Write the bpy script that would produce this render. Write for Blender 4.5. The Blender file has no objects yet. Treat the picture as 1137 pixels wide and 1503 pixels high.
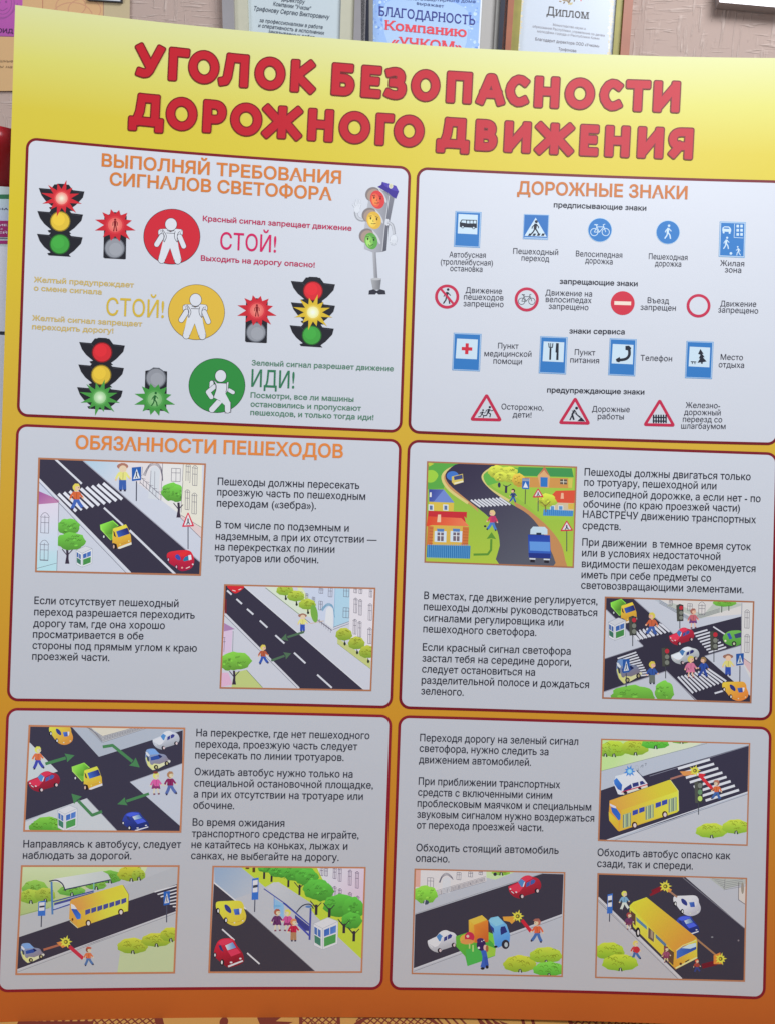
import bpy, math, random
import numpy as np
from mathutils import Matrix, Vector
from mathutils.geometry import delaunay_2d_cdt
random.seed(4)
S = bpy.context.scene
COL = S.collection

# ------------------------------------------------------------------ camera
# Photograph frame 1137 x 1503; focal length in its pixels and the pose were solved from the board's panel grid.
PW, PH, FOC = 1137.0, 1503.0, 1130.0
def rodr(r):
    r = np.array(r); th = np.linalg.norm(r); k = r/th
    K = np.array([[0,-k[2],k[1]],[k[2],0,-k[0]],[-k[1],k[0],0]])
    return np.eye(3)+math.sin(th)*K+(1-math.cos(th))*K@K
RC = rodr([-0.00668, -0.11916, 0.03567])                     # board axes (right, down, away) -> camera axes (right, down, forward)
TC = np.array([-0.41175, -0.42837, 0.88578])
BK2, BUC, BK3 = 0.08003, -0.01389, 0.00160                # the board sheet is slightly bowed: its sides come towards the camera
V_BOTTOM = 1.0121
LEAN = math.radians(12)               # it leans back this much
TABLE_Z = 0.75
EX = np.array([1.,0,0]); DV = np.array([0,-math.sin(LEAN),-math.cos(LEAN)]); DN = np.array([0,math.cos(LEAN),-math.sin(LEAN)])
MB = np.stack([EX,DV,DN],1)           # board axes -> world
ORG = np.array([0,0,TABLE_Z+0.002]) - V_BOTTOM*DV
CAMB = -RC.T@TC
CAMW = ORG + MB@CAMB
RW = MB@RC.T                          # columns: camera right, down, forward in world
cam = bpy.data.cameras.new('camera'); camo = bpy.data.objects.new('camera', cam); COL.objects.link(camo)
cam.sensor_fit = 'HORIZONTAL'; cam.sensor_width = 36; cam.lens = 36*FOC/PW; cam.clip_start = 0.02; cam.clip_end = 50
m = Matrix.Identity(4)
for i in range(3):
    m[i][0] = RW[i,0]; m[i][1] = -RW[i,1]; m[i][2] = -RW[i,2]; m[i][3] = CAMW[i]
camo.matrix_world = m
S.camera = camo

# ------------------------------------------------------------------ light
w = bpy.data.worlds.new('World'); S.world = w; w.use_nodes = True
bg = w.node_tree.nodes['Background']; bg.inputs[0].default_value = (0.80,0.86,1.0,1); bg.inputs[1].default_value = 0.25
def area(name, loc, target, sx, sy, power, col):
    l = bpy.data.lights.new(name,'AREA'); l.shape='RECTANGLE'; l.size=sx; l.size_y=sy; l.energy=power; l.color=col
    o = bpy.data.objects.new(name,l); COL.objects.link(o); o.location=loc
    o.rotation_euler = (Vector(target)-Vector(loc)).to_track_quat('-Z','Y').to_euler()
    return o
area('ceiling_light', (.95,-.95,2.85), (.4,.1,1.4), .9, .7, 30.5, (0.90,0.95,1.04))
area('left_fill_light', (-1.0,-.45,2.0), (.2,.2,1.4), .6, .6, 6.5, (0.90,0.95,1.04))  # added fill lamp, no real source: brightens the cabinet and poster on the left
S.view_settings.view_transform='Standard'; S.view_settings.look='None'
S.view_settings.exposure=0.14; S.view_settings.gamma=1; S.view_settings.use_curve_mapping=False
S.cycles.max_bounces=6

# ------------------------------------------------------------------ casting photograph points onto the real surfaces
def rays(p):
    p = np.atleast_2d(np.asarray(p,float))
    return np.stack([(p[:,0]-PW/2)/FOC,(p[:,1]-PH/2)/FOC,np.ones(len(p))],1)
def on_board(p, h=0.0):
    d = rays(p)@RC                    # = RC^T d, board axes
    s = -CAMB[2]/d[:,2]
    for _ in range(8):
        u = CAMB[0]+s*d[:,0]-BUC
        F = CAMB[2]+s*d[:,2]+BK2*u*u+BK3*u**3
        G = d[:,2]+(2*BK2*u+3*BK3*u*u)*d[:,0]
        s = s-F/G
    B = CAMB+s[:,None]*d
    B[:,2] -= h
    return ORG+B@MB.T
def plane_cast(P0, N):
    P0=np.array(P0,float); N=np.array(N,float)
    def f(p, h=0.0):
        d = rays(p)@RW.T
        s = ((P0+N*h-CAMW)@N)/(d@N)
        return CAMW+s[:,None]*d
    return f

# ------------------------------------------------------------------ materials
def lin(c):
    c = np.asarray(c,float)/255
    return np.where(c<=.04045,c/12.92,((c+.055)/1.055)**2.4)
def newmat(name, rough=.5, spec=.5):
    m = bpy.data.materials.new(name); m.use_nodes=True
    b = m.node_tree.nodes['Principled BSDF']; b.inputs['Roughness'].default_value=rough
    b.inputs['Specular IOR Level'].default_value=spec
    return m, m.node_tree, b
def printed(name, rough, spec, bump=0.0):
    m, nt, b = newmat(name, rough, spec)
    a = nt.nodes.new('ShaderNodeAttribute'); a.attribute_name='Col'
    nt.links.new(a.outputs['Color'], b.inputs['Base Color'])
    if bump:
        tc = nt.nodes.new('ShaderNodeTexCoord'); n = nt.nodes.new('ShaderNodeTexNoise'); n.inputs['Scale'].default_value=9; n.inputs['Detail'].default_value=3
        bp = nt.nodes.new('ShaderNodeBump'); bp.inputs['Strength'].default_value=bump; bp.inputs['Distance'].default_value=.01
        geo = nt.nodes.new('ShaderNodeNewGeometry')
        nt.links.new(geo.outputs['Position'], n.inputs['Vector']); nt.links.new(n.outputs['Fac'], bp.inputs['Height']); nt.links.new(bp.outputs['Normal'], b.inputs['Normal'])
    return m
def plain(name, rgb, rough=.5, spec=.5, metal=0, noise=0):
    m, nt, b = newmat(name, rough, spec)
    c = lin(rgb); b.inputs['Base Color'].default_value=(*c,1); b.inputs['Metallic'].default_value=metal
    if noise:
        tc = nt.nodes.new('ShaderNodeTexCoord'); n = nt.nodes.new('ShaderNodeTexNoise'); n.inputs['Scale'].default_value=60; n.inputs['Detail'].default_value=5
        mx = nt.nodes.new('ShaderNodeMix'); mx.data_type='RGBA'
        mx.inputs[6].default_value=(*(c*(1-noise)),1); mx.inputs[7].default_value=(*np.minimum(c*(1+noise),1),1)
        nt.links.new(tc.outputs['Object'], n.inputs['Vector']); nt.links.new(n.outputs['Fac'], mx.inputs[0]); nt.links.new(mx.outputs[2], b.inputs['Base Color'])
    return m
VINYL = printed('printed_vinyl', .45, .2, .06)
PAPER = printed('printed_paper', .55, .3)
GLAZED = printed('paper_under_glass', .25, .5)
CLOTHP = printed('printed_cloth', .9, .1)

# ------------------------------------------------------------------ objects
def thing(name, label, cat, loc, group=None):
    o = bpy.data.objects.new(name,None); COL.objects.link(o); o.location=loc; o.empty_display_size=.05
    o['label']=label; o['category']=cat
    if group: o['group']=group
    return o
WORLD = {}
def mesh(name, verts, faces, mat, parent=None, cols=None, label=None, smooth=False):
    verts = np.asarray(verts,float)
    c = (verts.min(0)+verts.max(0))/2
    me = bpy.data.meshes.new(name)
    me.from_pydata((verts-c).tolist(),[],[list(map(int,f)) for f in faces])
    me.materials.append(mat)
    if cols is not None:
        at = me.color_attributes.new('Col','FLOAT_COLOR','CORNER')
        cc = np.ones((len(cols),4)); cc[:,:3]=cols
        at.data.foreach_set('color',cc.ravel())
    if smooth: me.polygons.foreach_set('use_smooth',[True]*len(me.polygons))
    me.update()
    o = bpy.data.objects.new(name,me); COL.objects.link(o)
    base = np.zeros(3)
    if parent is not None:
        o.parent=parent; base=WORLD[parent.name]
    o.location = (c-base).tolist()
    WORLD[o.name]=c
    if label: o['label']=label
    return o
def root(name, label, cat, loc, group=None):
    o = thing(name,label,cat,loc,group); WORLD[o.name]=np.array(loc,float); return o

def text_mesh(body, bold=0.0, shear=0.0, space=1.0, serif=0.0):
    """glyph outlines of the built-in face, merged by winding so that overlapping strokes stay solid"""
    c = bpy.data.curves.new('lettering','FONT'); c.body=body; c.fill_mode='NONE'; c.resolution_u=3
    c.shear=shear; c.space_character=space
    o = bpy.data.objects.new('lettering',c); COL.objects.link(o)
    dg = bpy.context.evaluated_depsgraph_get(); ev=o.evaluated_get(dg)
    me = ev.to_mesh()
    v = [tuple(x.co[:2]) for x in me.vertices]; nx={}
    for e in me.edges:
        a_,b_=e.vertices; nx.setdefault(a_,[]).append(b_); nx.setdefault(b_,[]).append(a_)
    ev.to_mesh_clear(); bpy.data.objects.remove(o); bpy.data.curves.remove(c)
    seen=set(); V=[];F=[]
    for i in range(len(v)):
        if i in seen or i not in nx: continue
        loop=[i]; seen.add(i); cur=max(nx[i],key=lambda q:(q==i+1)); 
        while cur not in seen:
            loop.append(cur); seen.add(cur)
            n_=[q for q in nx[cur] if q not in seen]
            if not n_: break
            cur=n_[0]
        if len(loop)<3: continue
        P=[v[q] for q in loop]
        P=np.array(P); d=np.roll(P,-1,0)-P; L_=np.hypot(d[:,0],d[:,1]); P=P[L_>1e-6]
        if len(P)<3: continue
        F.append(P)
    def inside(p,Q):
        B=np.roll(Q,-1,0); x,y=p; c=(Q[:,1]<=y)!=(B[:,1]<=y)
        if not c.any(): return False
        a_,b_=Q[c],B[c]; return ((a_[:,0]+(y-a_[:,1])/(b_[:,1]-a_[:,1])*(b_[:,0]-a_[:,0]))>x).sum()%2==1
    lo=[P.min(0) for P in F]; hi=[P.max(0) for P in F]
    for i,P in enumerate(F):          # outer outlines run clockwise, counters the other way
        hole=any(j!=i and (lo[j]<=lo[i]).all() and (hi[j]>=hi[i]).all() and all(inside(p,F[j]) for p in P) for j in range(len(F)))
        A_=.5*np.sum(P[:,0]*np.roll(P[:,1],-1)-np.roll(P[:,0],-1)*P[:,1])
        if (A_>0)!=hole: F[i]=P=P[::-1]
    extra=[]
    if serif:
        ys=(0,serif,serif*.745)
        for P in F:
            for p,q in zip(P,np.roll(P,-1,0)):
                if abs(p[1]-q[1])<.004 and .04<abs(p[0]-q[0])<.2 and min(abs(p[1]-t) for t in ys)<.012:
                    x0,x1=sorted((p[0],q[0])); y=p[1]; y0,y1=(y,y+.05) if abs(y)<.05 else (y-.05,y)
                    extra.append(np.array([(x0-.07,y0),(x0-.07,y1),(x1+.07,y1),(x1+.07,y0)]))
    if bold:
        for i,P in enumerate(F):
            d=np.roll(P,-1,0)-P; d/=np.hypot(d[:,0],d[:,1])[:,None]; nrm=np.stack([-d[:,1],d[:,0]],1); n0=np.roll(nrm,1,0)
            mt=nrm+n0; q=np.maximum(.5,(mt*mt).sum(1)/2)
            F[i]=P+mt/q[:,None]*bold
    F+=extra
    n=0; ED=[]
    for P in F:
        k=len(P); ED+=[(n+i,n+(i+1)%k) for i in range(k)]; V+=[Vector((float(q[0]),float(q[1]))) for q in P]; n+=k
    vs,_,fs,_,_,_=delaunay_2d_cdt(V,ED,[],0,1e-6)
    vs=np.array([tuple(q) for q in vs]); T=np.array([list(f) for f in fs]); C=vs[T].mean(1)
    Wn=np.zeros(len(C),int)
    A0=np.concatenate(F); B0=np.concatenate([np.roll(P,-1,0) for P in F])
    order=np.argsort(C[:,0])
    for ch in np.array_split(order,max(1,len(order)//400)):
        x=C[ch,0][:,None]; y=C[ch,1][:,None]
        m_=np.maximum(A0[:,0],B0[:,0])>x.min()
        a0=A0[m_]; b0=B0[m_]
        up_=(a0[:,1]<=y)&(b0[:,1]>y); dn_=(a0[:,1]>y)&(b0[:,1]<=y)
        cr=(b0[:,0]-a0[:,0])*(y-a0[:,1])-(x-a0[:,0])*(b0[:,1]-a0[:,1])
        Wn[ch]=(up_&(cr>0)).sum(1)-(dn_&(cr<0)).sum(1)
    return vs, [list(map(int,t)) for t in T[Wn!=0]]
CAP = None
def lettering(name, lines, col, cap, parent, W, cast=on_board, h=.0006, bold=0, shear=0, mat=None, label=None, up=(.033,-1), serif=False):
    """lines: (text, x0, y0, x1, y1[, xm, ym]) baseline ends (and a middle point) in photograph pixels; cap = capital height in pixels"""
    global CAP
    if CAP is None:
        v,_=text_mesh('Н'); CAP=v[:,1].max()
    V=[];F=[];n=0
    for L in lines:
        v,f = text_mesh(L[0],bold,shear,1.0,CAP if serif else 0.0)
        t = (v[:,0]-v[:,0].min())/(v[:,0].max()-v[:,0].min())
        p0=np.array(L[1:3],float); p1=np.array(L[3:5],float)
        pm=np.array(L[5:7],float) if len(L)>5 else None
        P = p0+(p1-p0)*t[:,None]
        if pm is not None:
            tm=(pm[0]-p0[0])/(p1[0]-p0[0]); e=(pm-(p0+(p1-p0)*tm))[1]/(tm*(1-tm))
            P[:,1]+=e*t*(1-t)
        P += (v[:,1]/CAP*cap)[:,None]*np.array(up)
        V.append(P); F+= [[i+n for i in q] for q in f]; n+=len(v)
    P=np.concatenate(V)
    c=np.clip(lin(col)/lin(W)*(np.array((.642,.645,.660)) if cast is on_board else .8),0,.9)
    nl=sum(len(f) for f in F)
    return mesh(name,cast(P,h),F,mat or VINYL,parent,np.tile(c,(nl,1)),label)

def sm(pts, closed=True, n=4):
    p=np.asarray(pts,float); N=len(p); out=[]
    rng=range(N) if closed else range(N-1)
    for i in rng:
        a,b,c,d=(p[(i-1)%N],p[i],p[(i+1)%N],p[(i+2)%N]) if closed else (p[max(i-1,0)],p[i],p[i+1],p[min(i+2,N-1)])
        for k in range(n):
            t=k/n; out.append(.5*((2*b)+(-a+c)*t+(2*a-5*b+4*c-d)*t*t+(-a+3*b-3*c+d)*t**3))
    if not closed: out.append(p[-1])
    return np.array(out)

class Art:
    """A flat printed picture: painter's-order shapes merged into ONE planar mesh without overlaps."""
    def __init__(s, W, x0=0, y0=0, k=1.0):
        s.it=[]; s.W=W; s.clip=None; s.fr(x0,y0,k)
    def fr(s,x0,y0,k): s.T=(1/k,1/k,x0,y0); return s
    def box(s,src,dst):               # shapes drawn in src (x0,y0,x1,y1) land in dst, both in the frame given by fr()
        b=s.T; sx=(dst[2]-dst[0])/(src[2]-src[0]); sy=(dst[3]-dst[1])/(src[3]-src[1])
        s.B=b; s.T=(b[0]*sx,b[1]*sy,b[2]+b[0]*(dst[0]-src[0]*sx),b[3]+b[1]*(dst[1]-src[1]*sy)); return s
    def end(s): s.T=s.B
    def X(s,p):
        p=np.atleast_2d(np.asarray(p,float)); return np.stack([s.T[2]+p[:,0]*s.T[0],s.T[3]+p[:,1]*s.T[1]],1)
    def raw(s,P,col,over=False):
        a=.5*np.sum(P[:,0]*np.roll(P[:,1],-1)-np.roll(P[:,0],-1)*P[:,1])
        if abs(a)<.02: return
        if a<0: P=P[::-1]
        if isinstance(col[0],(tuple,list)): col=('g',col[0],s.X(col[1])[0],col[2],s.X(col[3])[0])
        s.it.append((P,col,over))
    def poly(s,pts,col,smooth=False,over=False):
        if smooth: pts=sm(pts)
        s.raw(s.X(pts),col,over)
    def ell(s,cx,cy,rx,ry,col,rot=0,n=22,over=False):
        t=np.linspace(0,2*math.pi,n,endpoint=False); c,q=math.cos(rot),math.sin(rot)
        x=rx*np.cos(t); y=ry*np.sin(t)
        s.raw(s.X(np.stack([cx+x*c-y*q,cy+x*q+y*c],1)),col,over)
    def line(s,pts,w,col,smooth=False,rnd=True,over=False,closed=False):
        if smooth: pts=sm(pts,closed)
        p=s.X(pts); r=w*s.T[0]/2
        if closed: p=np.concatenate([p,p[:1]])
        for a,b in zip(p[:-1],p[1:]):
            d=b-a; L=np.hypot(*d)
            if L<1e-6: continue
            q=np.array([-d[1],d[0]])/L*r
            s.raw(np.array([a+q,b+q,b-q,a-q]),col,over)
        js = p if rnd==2 else (p[1:-1] if rnd else [])
        if r>.35 or rnd==2:
            n=14 if r>3 else 8
            t=np.linspace(0,2*math.pi,n,endpoint=False)+.1
            for j in js: s.raw(j+r*np.stack([np.cos(t),np.sin(t)],1),col,over)
    def frame(s,q,col,w):             # q: border centre corners; what is drawn outside is cut away
        P=s.X(q); s.clip=P if np.sum(P[:,0]*np.roll(P[:,1],-1)-np.roll(P[:,0],-1)*P[:,1])>0 else P[::-1]
        s._f=(q,col,w)
    def build(s,name,parent,cast=on_board,h=.0005,mat=None,label=None):
        if s.clip is not None:
            q,col,w=s._f
            s.line(list(q),w,col,rnd=True,over=True,closed=True)
            for p in q: s.poly([(p[0]-w/2,p[1]-w/2),(p[0]+w/2,p[1]-w/2),(p[0]+w/2,p[1]+w/2),(p[0]-w/2,p[1]+w/2)],col,over=True)
        V=[];F=[];n=0
        polys=[i[0] for i in s.it]+([s.clip] if s.clip is not None else [])
        for P in polys:
            V+= [Vector((float(a),float(b))) for a,b in P]; F.append(list(range(n,n+len(P)))); n+=len(P)
        cid=len(polys)-1 if s.clip is not None else -1
        allp=np.concatenate(polys); lo,hi=allp.min(0),allp.max(0); ED=[]
        for gx in np.arange(math.ceil(lo[0]/30)*30,hi[0],30):     # cut long faces so that they follow the bowed sheet
            ED.append((n,n+1)); V+=[Vector((gx,lo[1]-1)),Vector((gx,hi[1]+1))]; n+=2
        vs,_,fs,_,_,of=delaunay_2d_cdt(V,ED,F,1,1e-4)
        vs=np.array([tuple(v) for v in vs]); cache={}
        wl=lin(s.W); wh=np.array((.642,.645,.660)) if cast is on_board else .8
        def alb(c):
            q=lin(c)/wl*wh; return np.clip(q*.97+q.mean()*.03,0.004,.9)
        keep=[];cc=[]
        for f,ids in zip(fs,of):
            real=sorted(i for i in ids if i!=cid)
            if not real: continue
            ov=[i for i in real if s.it[i][2]]
            if ov: keep.append((f,ov[-1]))
            elif cid<0 or cid in ids: keep.append((f,real[-1]))
        faces=[]
        for f,top in keep:
            col=s.it[top][1]
            f=list(f)
            if isinstance(col[0],str):
                _,c0,p0,c1,p1=col; d=p1-p0; t=np.clip(((vs[f]-p0)@d)/(d@d),0,1)
                cs=[alb(np.array(c0)+(np.array(c1)-np.array(c0))*q) for q in t]
            else:
                if top not in cache: cache[top]=alb(col)
                cs=[cache[top]]*len(f)
            faces.append(f[::-1]); cc+=cs[::-1]
        return mesh(name,cast(vs,h),faces,mat or VINYL,parent,np.array(cc),label)

# ================================================================== the setting: wall and table
YAW = math.radians(13); WALL_D = 1.32
WN = np.array([-math.sin(YAW),-math.cos(YAW),0.])      # wall normal, towards the camera
WX = np.array([math.cos(YAW),-math.sin(YAW),0.])       # to the right along the wall
WP = CAMW+RW[:,2]*WALL_D
on_wall = plane_cast(WP,WN)
def box_from(P, N, d, name, mat, parent=None, label=None, cols=None):
    """a slab whose front outline is P (world points) and which goes d metres back along -N"""
    P=np.asarray(P); n=len(P); Q=P-np.array(N)*d
    F=[list(range(n))[::-1], [n+i for i in range(n)]]+[[i,(i+1)%n,n+(i+1)%n,n+i] for i in range(n)]
    return mesh(name,np.concatenate([P,Q]),F,mat,parent,None,label)
# wallpaper: embossed crossing dashes
WALLM, nt, b = newmat('embossed_wallpaper',.75,.2)
geo=nt.nodes.new('ShaderNodeTexCoord')
def nd(t,**k):
    x=nt.nodes.new(t)
    for a,v in k.items(): setattr(x,a,v)
    return x
hs=[]
for sc in ((22,1,190),(170,1,20)):
    mp=nd('ShaderNodeMapping'); mp.inputs['Scale'].default_value=sc; nt.links.new(geo.outputs['Object'],mp.inputs[0])
    ns=nd('ShaderNodeTexNoise'); ns.inputs['Scale'].default_value=1; ns.inputs['Detail'].default_value=2.5; ns.inputs['Distortion'].default_value=.6; nt.links.new(mp.outputs[0],ns.inputs['Vector'])
    rp=nd('ShaderNodeMapRange'); rp.inputs[1].default_value=.53; rp.inputs[2].default_value=.66; nt.links.new(ns.outputs['Fac'],rp.inputs[0])
    hs.append(rp.outputs[0])
mk=nd('ShaderNodeTexNoise'); mk.inputs['Scale'].default_value=30; nt.links.new(geo.outputs['Object'],mk.inputs['Vector'])
mr=nd('ShaderNodeMapRange'); mr.inputs[1].default_value=.44; mr.inputs[2].default_value=.56; nt.links.new(mk.outputs['Fac'],mr.inputs[0])
mx=nd('ShaderNodeMix'); nt.links.new(mr.outputs[0],mx.inputs[0]); nt.links.new(hs[0],mx.inputs[2]); nt.links.new(hs[1],mx.inputs[3])
bp=nd('ShaderNodeBump'); bp.inputs['Strength'].default_value=.5; bp.inputs['Distance'].default_value=.0035
nt.links.new(mx.outputs[0],bp.inputs['Height']); nt.links.new(bp.outputs['Normal'],b.inputs['Normal'])
cm=nd('ShaderNodeMix',data_type='RGBA'); nt.links.new(mx.outputs[0],cm.inputs[0])
cm.inputs[6].default_value=(*lin((192,168,154)),1); cm.inputs[7].default_value=(*lin((206,184,170)),1); nt.links.new(cm.outputs[2],b.inputs['Base Color'])
def wpt(a,z,d=0): return WP+WX*a+np.array([0,0,z-WP[2]])+WN*d
wall=box_from([wpt(-2,0),wpt(2,0),wpt(2,2.6),wpt(-2,2.6)],WN,.12,'wall',WALLM); wall['kind']='structure'
floor=box_from([(-2.5,-1.2,-.02+.02),(2.5,-1.2,0),(2.5,2.2,0),(-2.5,2.2,0)],(0,0,1),.1,'floor',plain('floor_boards',(120,90,70),.5,.4,0,.2)); floor['kind']='structure'

# table under a printed cloth
TX0,TX1,TY0=-.75,1.6,-.36
WOOD=plain('table_wood',(140,95,60),.45,.4,0,.25)
tb=root('table','wooden table under a printed cloth, carrying the leaning safety board','table',(.4,.1,0))
box_from([(TX0,TY0,TABLE_Z-.004),(TX1,TY0,TABLE_Z-.004),(TX1,.33,TABLE_Z-.004),(TX0,.33,TABLE_Z-.004)],(0,0,1),.03,'tabletop',WOOD,tb)
for x in (TX0+.06,TX1-.12):
    for y in (TY0+.05,.24):
        box_from([(x,y,TABLE_Z-.034),(x+.06,y,TABLE_Z-.034),(x+.06,y+.06,TABLE_Z-.034),(x,y+.06,TABLE_Z-.034)],(0,0,1),TABLE_Z-.034,'leg',WOOD,tb)
cl=Art((180,178,176)); BEI=(158,116,58); MAR=(96,42,30)
def on_cloth(p,h=0):
    p=np.asarray(p); return np.stack([p[:,0]/1000,p[:,1]/1000,np.full(len(p),TABLE_Z+h)],1)
cx0,cx1,cy0,cy1=TX0*1000-12,TX1*1000+12,TY0*1000-12,330
cl.poly([(cx0,cy0),(cx1,cy0),(cx1,cy1),(cx0,cy1)],BEI)
for r_,yy in enumerate(np.arange(cy0+20,-60,118)):
    for i_,xx in enumerate(np.arange(cx0+60-60*(r_%2),cx1-60,196)):
        # lattice-filled arch with a scroll beside it
        arch=sm([(xx-62,yy),(xx-55,yy+30),(xx-25,yy+62),(xx,yy+70),(xx+25,yy+62),(xx+55,yy+30),(xx+62,yy)],False,3)
        for k in range(-9,10):
            for sg in (1,-1):
                x0=xx+k*9; seg=[(x0+sg*t,yy+t) for t in np.linspace(0,72,19)]
                seg=[q for q in seg if abs(q[0]-xx)<60 and q[1]<yy+70*math.sqrt(max(0,1-((q[0]-xx)/62)**2))]
                if len(seg)>1: cl.line([seg[0],seg[-1]],1.5,MAR,rnd=False)
        cl.line(arch,4,MAR); cl.line([(xx-64,yy),(xx+64,yy)],4,MAR)
        cl.line(sm([(xx+75,yy+5),(xx+110,yy+18),(xx+128,yy+52),(xx+112,yy+72),(xx+96,yy+58),(xx+106,yy+44)],False,4),4,MAR)
        for k in range(4): cl.poly([(xx+84+k*9,yy+84),(xx+92+k*9,yy+84),(xx+80+k*9,yy+102-4*k)],MAR)
def lattice(x0,x1,y0,y1,st=8.5):
    for k in np.arange(x0-(y1-y0),x1+(y1-y0),st):
        for sg in (1,-1):
            a_=[k,y0]; b_=[k+sg*(y1-y0),y1]
            for e in ((a_,b_),(b_,a_)):
                for lim,cmp in ((x0,1),(x1,-1)):
                    if (e[0][0]-lim)*cmp<0:
                        if (e[1][0]-lim)*cmp<0: break
                        t=(lim-e[0][0])/(e[1][0]-e[0][0]); e[0][1]+=(e[1][1]-e[0][1])*t; e[0][0]=lim
            if min(a_[0],b_[0])>=x0-.5 and max(a_[0],b_[0])<=x1+.5 and abs(a_[1]-b_[1])>3: cl.line([tuple(a_),tuple(b_)],1.7,MAR,rnd=False)
for off in (-640,0,640):
    lattice(off+30,off+186,-40,12); cl.line([(off+196,-40),(off+176,14)],9,MAR); cl.line([(off+28,-40),(off+28,12)],5,MAR); cl.line([(off+30,-2),(off+110,-6)],5,MAR)
    cl.ell(off+258,-12,5,7,MAR); cl.line(sm([(off+258,-14),(off+268,-30),(off+250,-40)],False),3,MAR)
    cl.poly([(off+296,-8),(off+332,-2),(off+318,-14),(off+338,-16),(off+306,-34)],MAR)
    lattice(off+348,off+390,-40,8); cl.line([(off+347,-40),(off+347,8)],4,MAR); cl.line([(off+391,-40),(off+391,8)],4,MAR)
    lattice(off+412,off+506,-40,-10); cl.line(sm([(off+400,-42),(off+412,-22),(off+440,-10),(off+476,-9),(off+502,-22),(off+516,-42)],False),4,MAR)
    for k in range(4): cl.line([(off+520+k*9,-40),(off+500+k*9,-6)],2.5,MAR)
    cl.line([(off+610,-44),(off+612,6)],4,MAR); cl.line([(off+622,-44),(off+624,6)],4,MAR)
cloth=cl.build('tablecloth',None,on_cloth,0,CLOTHP)
cloth['label']='beige tablecloth with brown lattice print under the leaning board'; cloth['category']='tablecloth'
md=cloth.modifiers.new('thickness','SOLIDIFY'); md.thickness=.003; md.offset=-1

# ================================================================== things on the wall behind
def wquad(p,h=0): return on_wall(p,h)
def bars(outer,inner,name,mat,parent,h,d,label=None):
    O=on_wall(outer,h); I=on_wall(inner,h); V=np.concatenate([O,I,O-WN*d,I-WN*d]); F=[]
    for i in range(4):
        j=(i+1)%4
        F+= [[i,j,4+j,4+i],[8+i,12+i,12+j,8+j],[i,8+i,8+j,j],[4+i,4+j,12+j,12+i]]
    return mesh(name,V,F,mat,parent,None,label)
SILV=plain('silver_moulding',(180,174,172),.3,.5,.4,.05); DARK=plain('black_moulding',(38,40,52),.35,.5); BRN=plain('brown_wood_moulding',(168,100,68),.4,.5,0,.12)
GOLDM=plain('gold_green_fillet',(150,140,62),.4,.5,.1,.25); MATG=plain('grey_mat_board',(160,156,148),.8,.2,0,.06); CREAM=plain('cream_mat_board',(200,196,172),.8,.2,0,.05)
def ext(q,s): return q
def framed(name,label,cat,L,R,B,sl,sr,slope,wf,fm,inner,im,wi,group):
    """L,R: pixel x of the outer sides at the picture's top; sl,sr: their lean; B: pixel y of the bottom edge at its left end"""
    T=-190
    def P(f,t):   # f across 0..1 with insets in px
        pass
    def quad(a,b):    # inset a px at the sides, b at top/bottom
        tl=(L+a+sl*(T+b),T+b); tr=(R-a+sr*(T+b),T+b+slope*(R-L)); br=(R-a+sr*(B-b),B-b+slope*(R-L)); bl=(L+a+sl*(B-b),B-b); return [tl,tr,br,bl]
    o=quad(0,0); c=on_wall(o,0); r=root(name,label,cat,tuple((c[2]+c[3])/2),group)
    bars(o,quad(wf,wf),'frame',fm,r,.02,.0195)
    if inner: bars(quad(wf,wf),quad(wf+wi,wf+wi),'mat' if im is not GOLDM else 'fillet',im,r,.014,.012)
    return r,quad
TXTD=(70,78,88)
# 1: thank-you letter in a silver frame
r,q=framed('framed_certificate','thank you letter with italic black print in a silver frame, left of the blue certificate','certificate',326,537,190,.03,-.03,.1,17,SILV,1,CREAM,20,'framed certificates on the wall')
a=Art((205,205,205)); a.poly(q(36,36),(182,191,191)); a.build('paper',r,on_wall,.008,GLAZED)
lettering('text',[('директору',413,0.5,448,5),('Компании "Учком"',401,7.5,457,15),],TXTD,6.2,r,(205,205,205),on_wall,.0085,.01,.25,GLAZED)
lettering('text',[('Трифонову Сергею Викторовичу',373,14.5,484,27.5)],TXTD,6.5,r,(205,205,205),on_wall,.0085,.012,.25,GLAZED)
lettering('text',[('за профессионализм в работе',381,31.5,474,42),('и оперативность в исполнении',379,39,476,50.5),('заказываемых работ',394,48,462,57)],TXTD,5.6,r,(205,205,205),on_wall,.0085,.01,.25,GLAZED)
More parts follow.
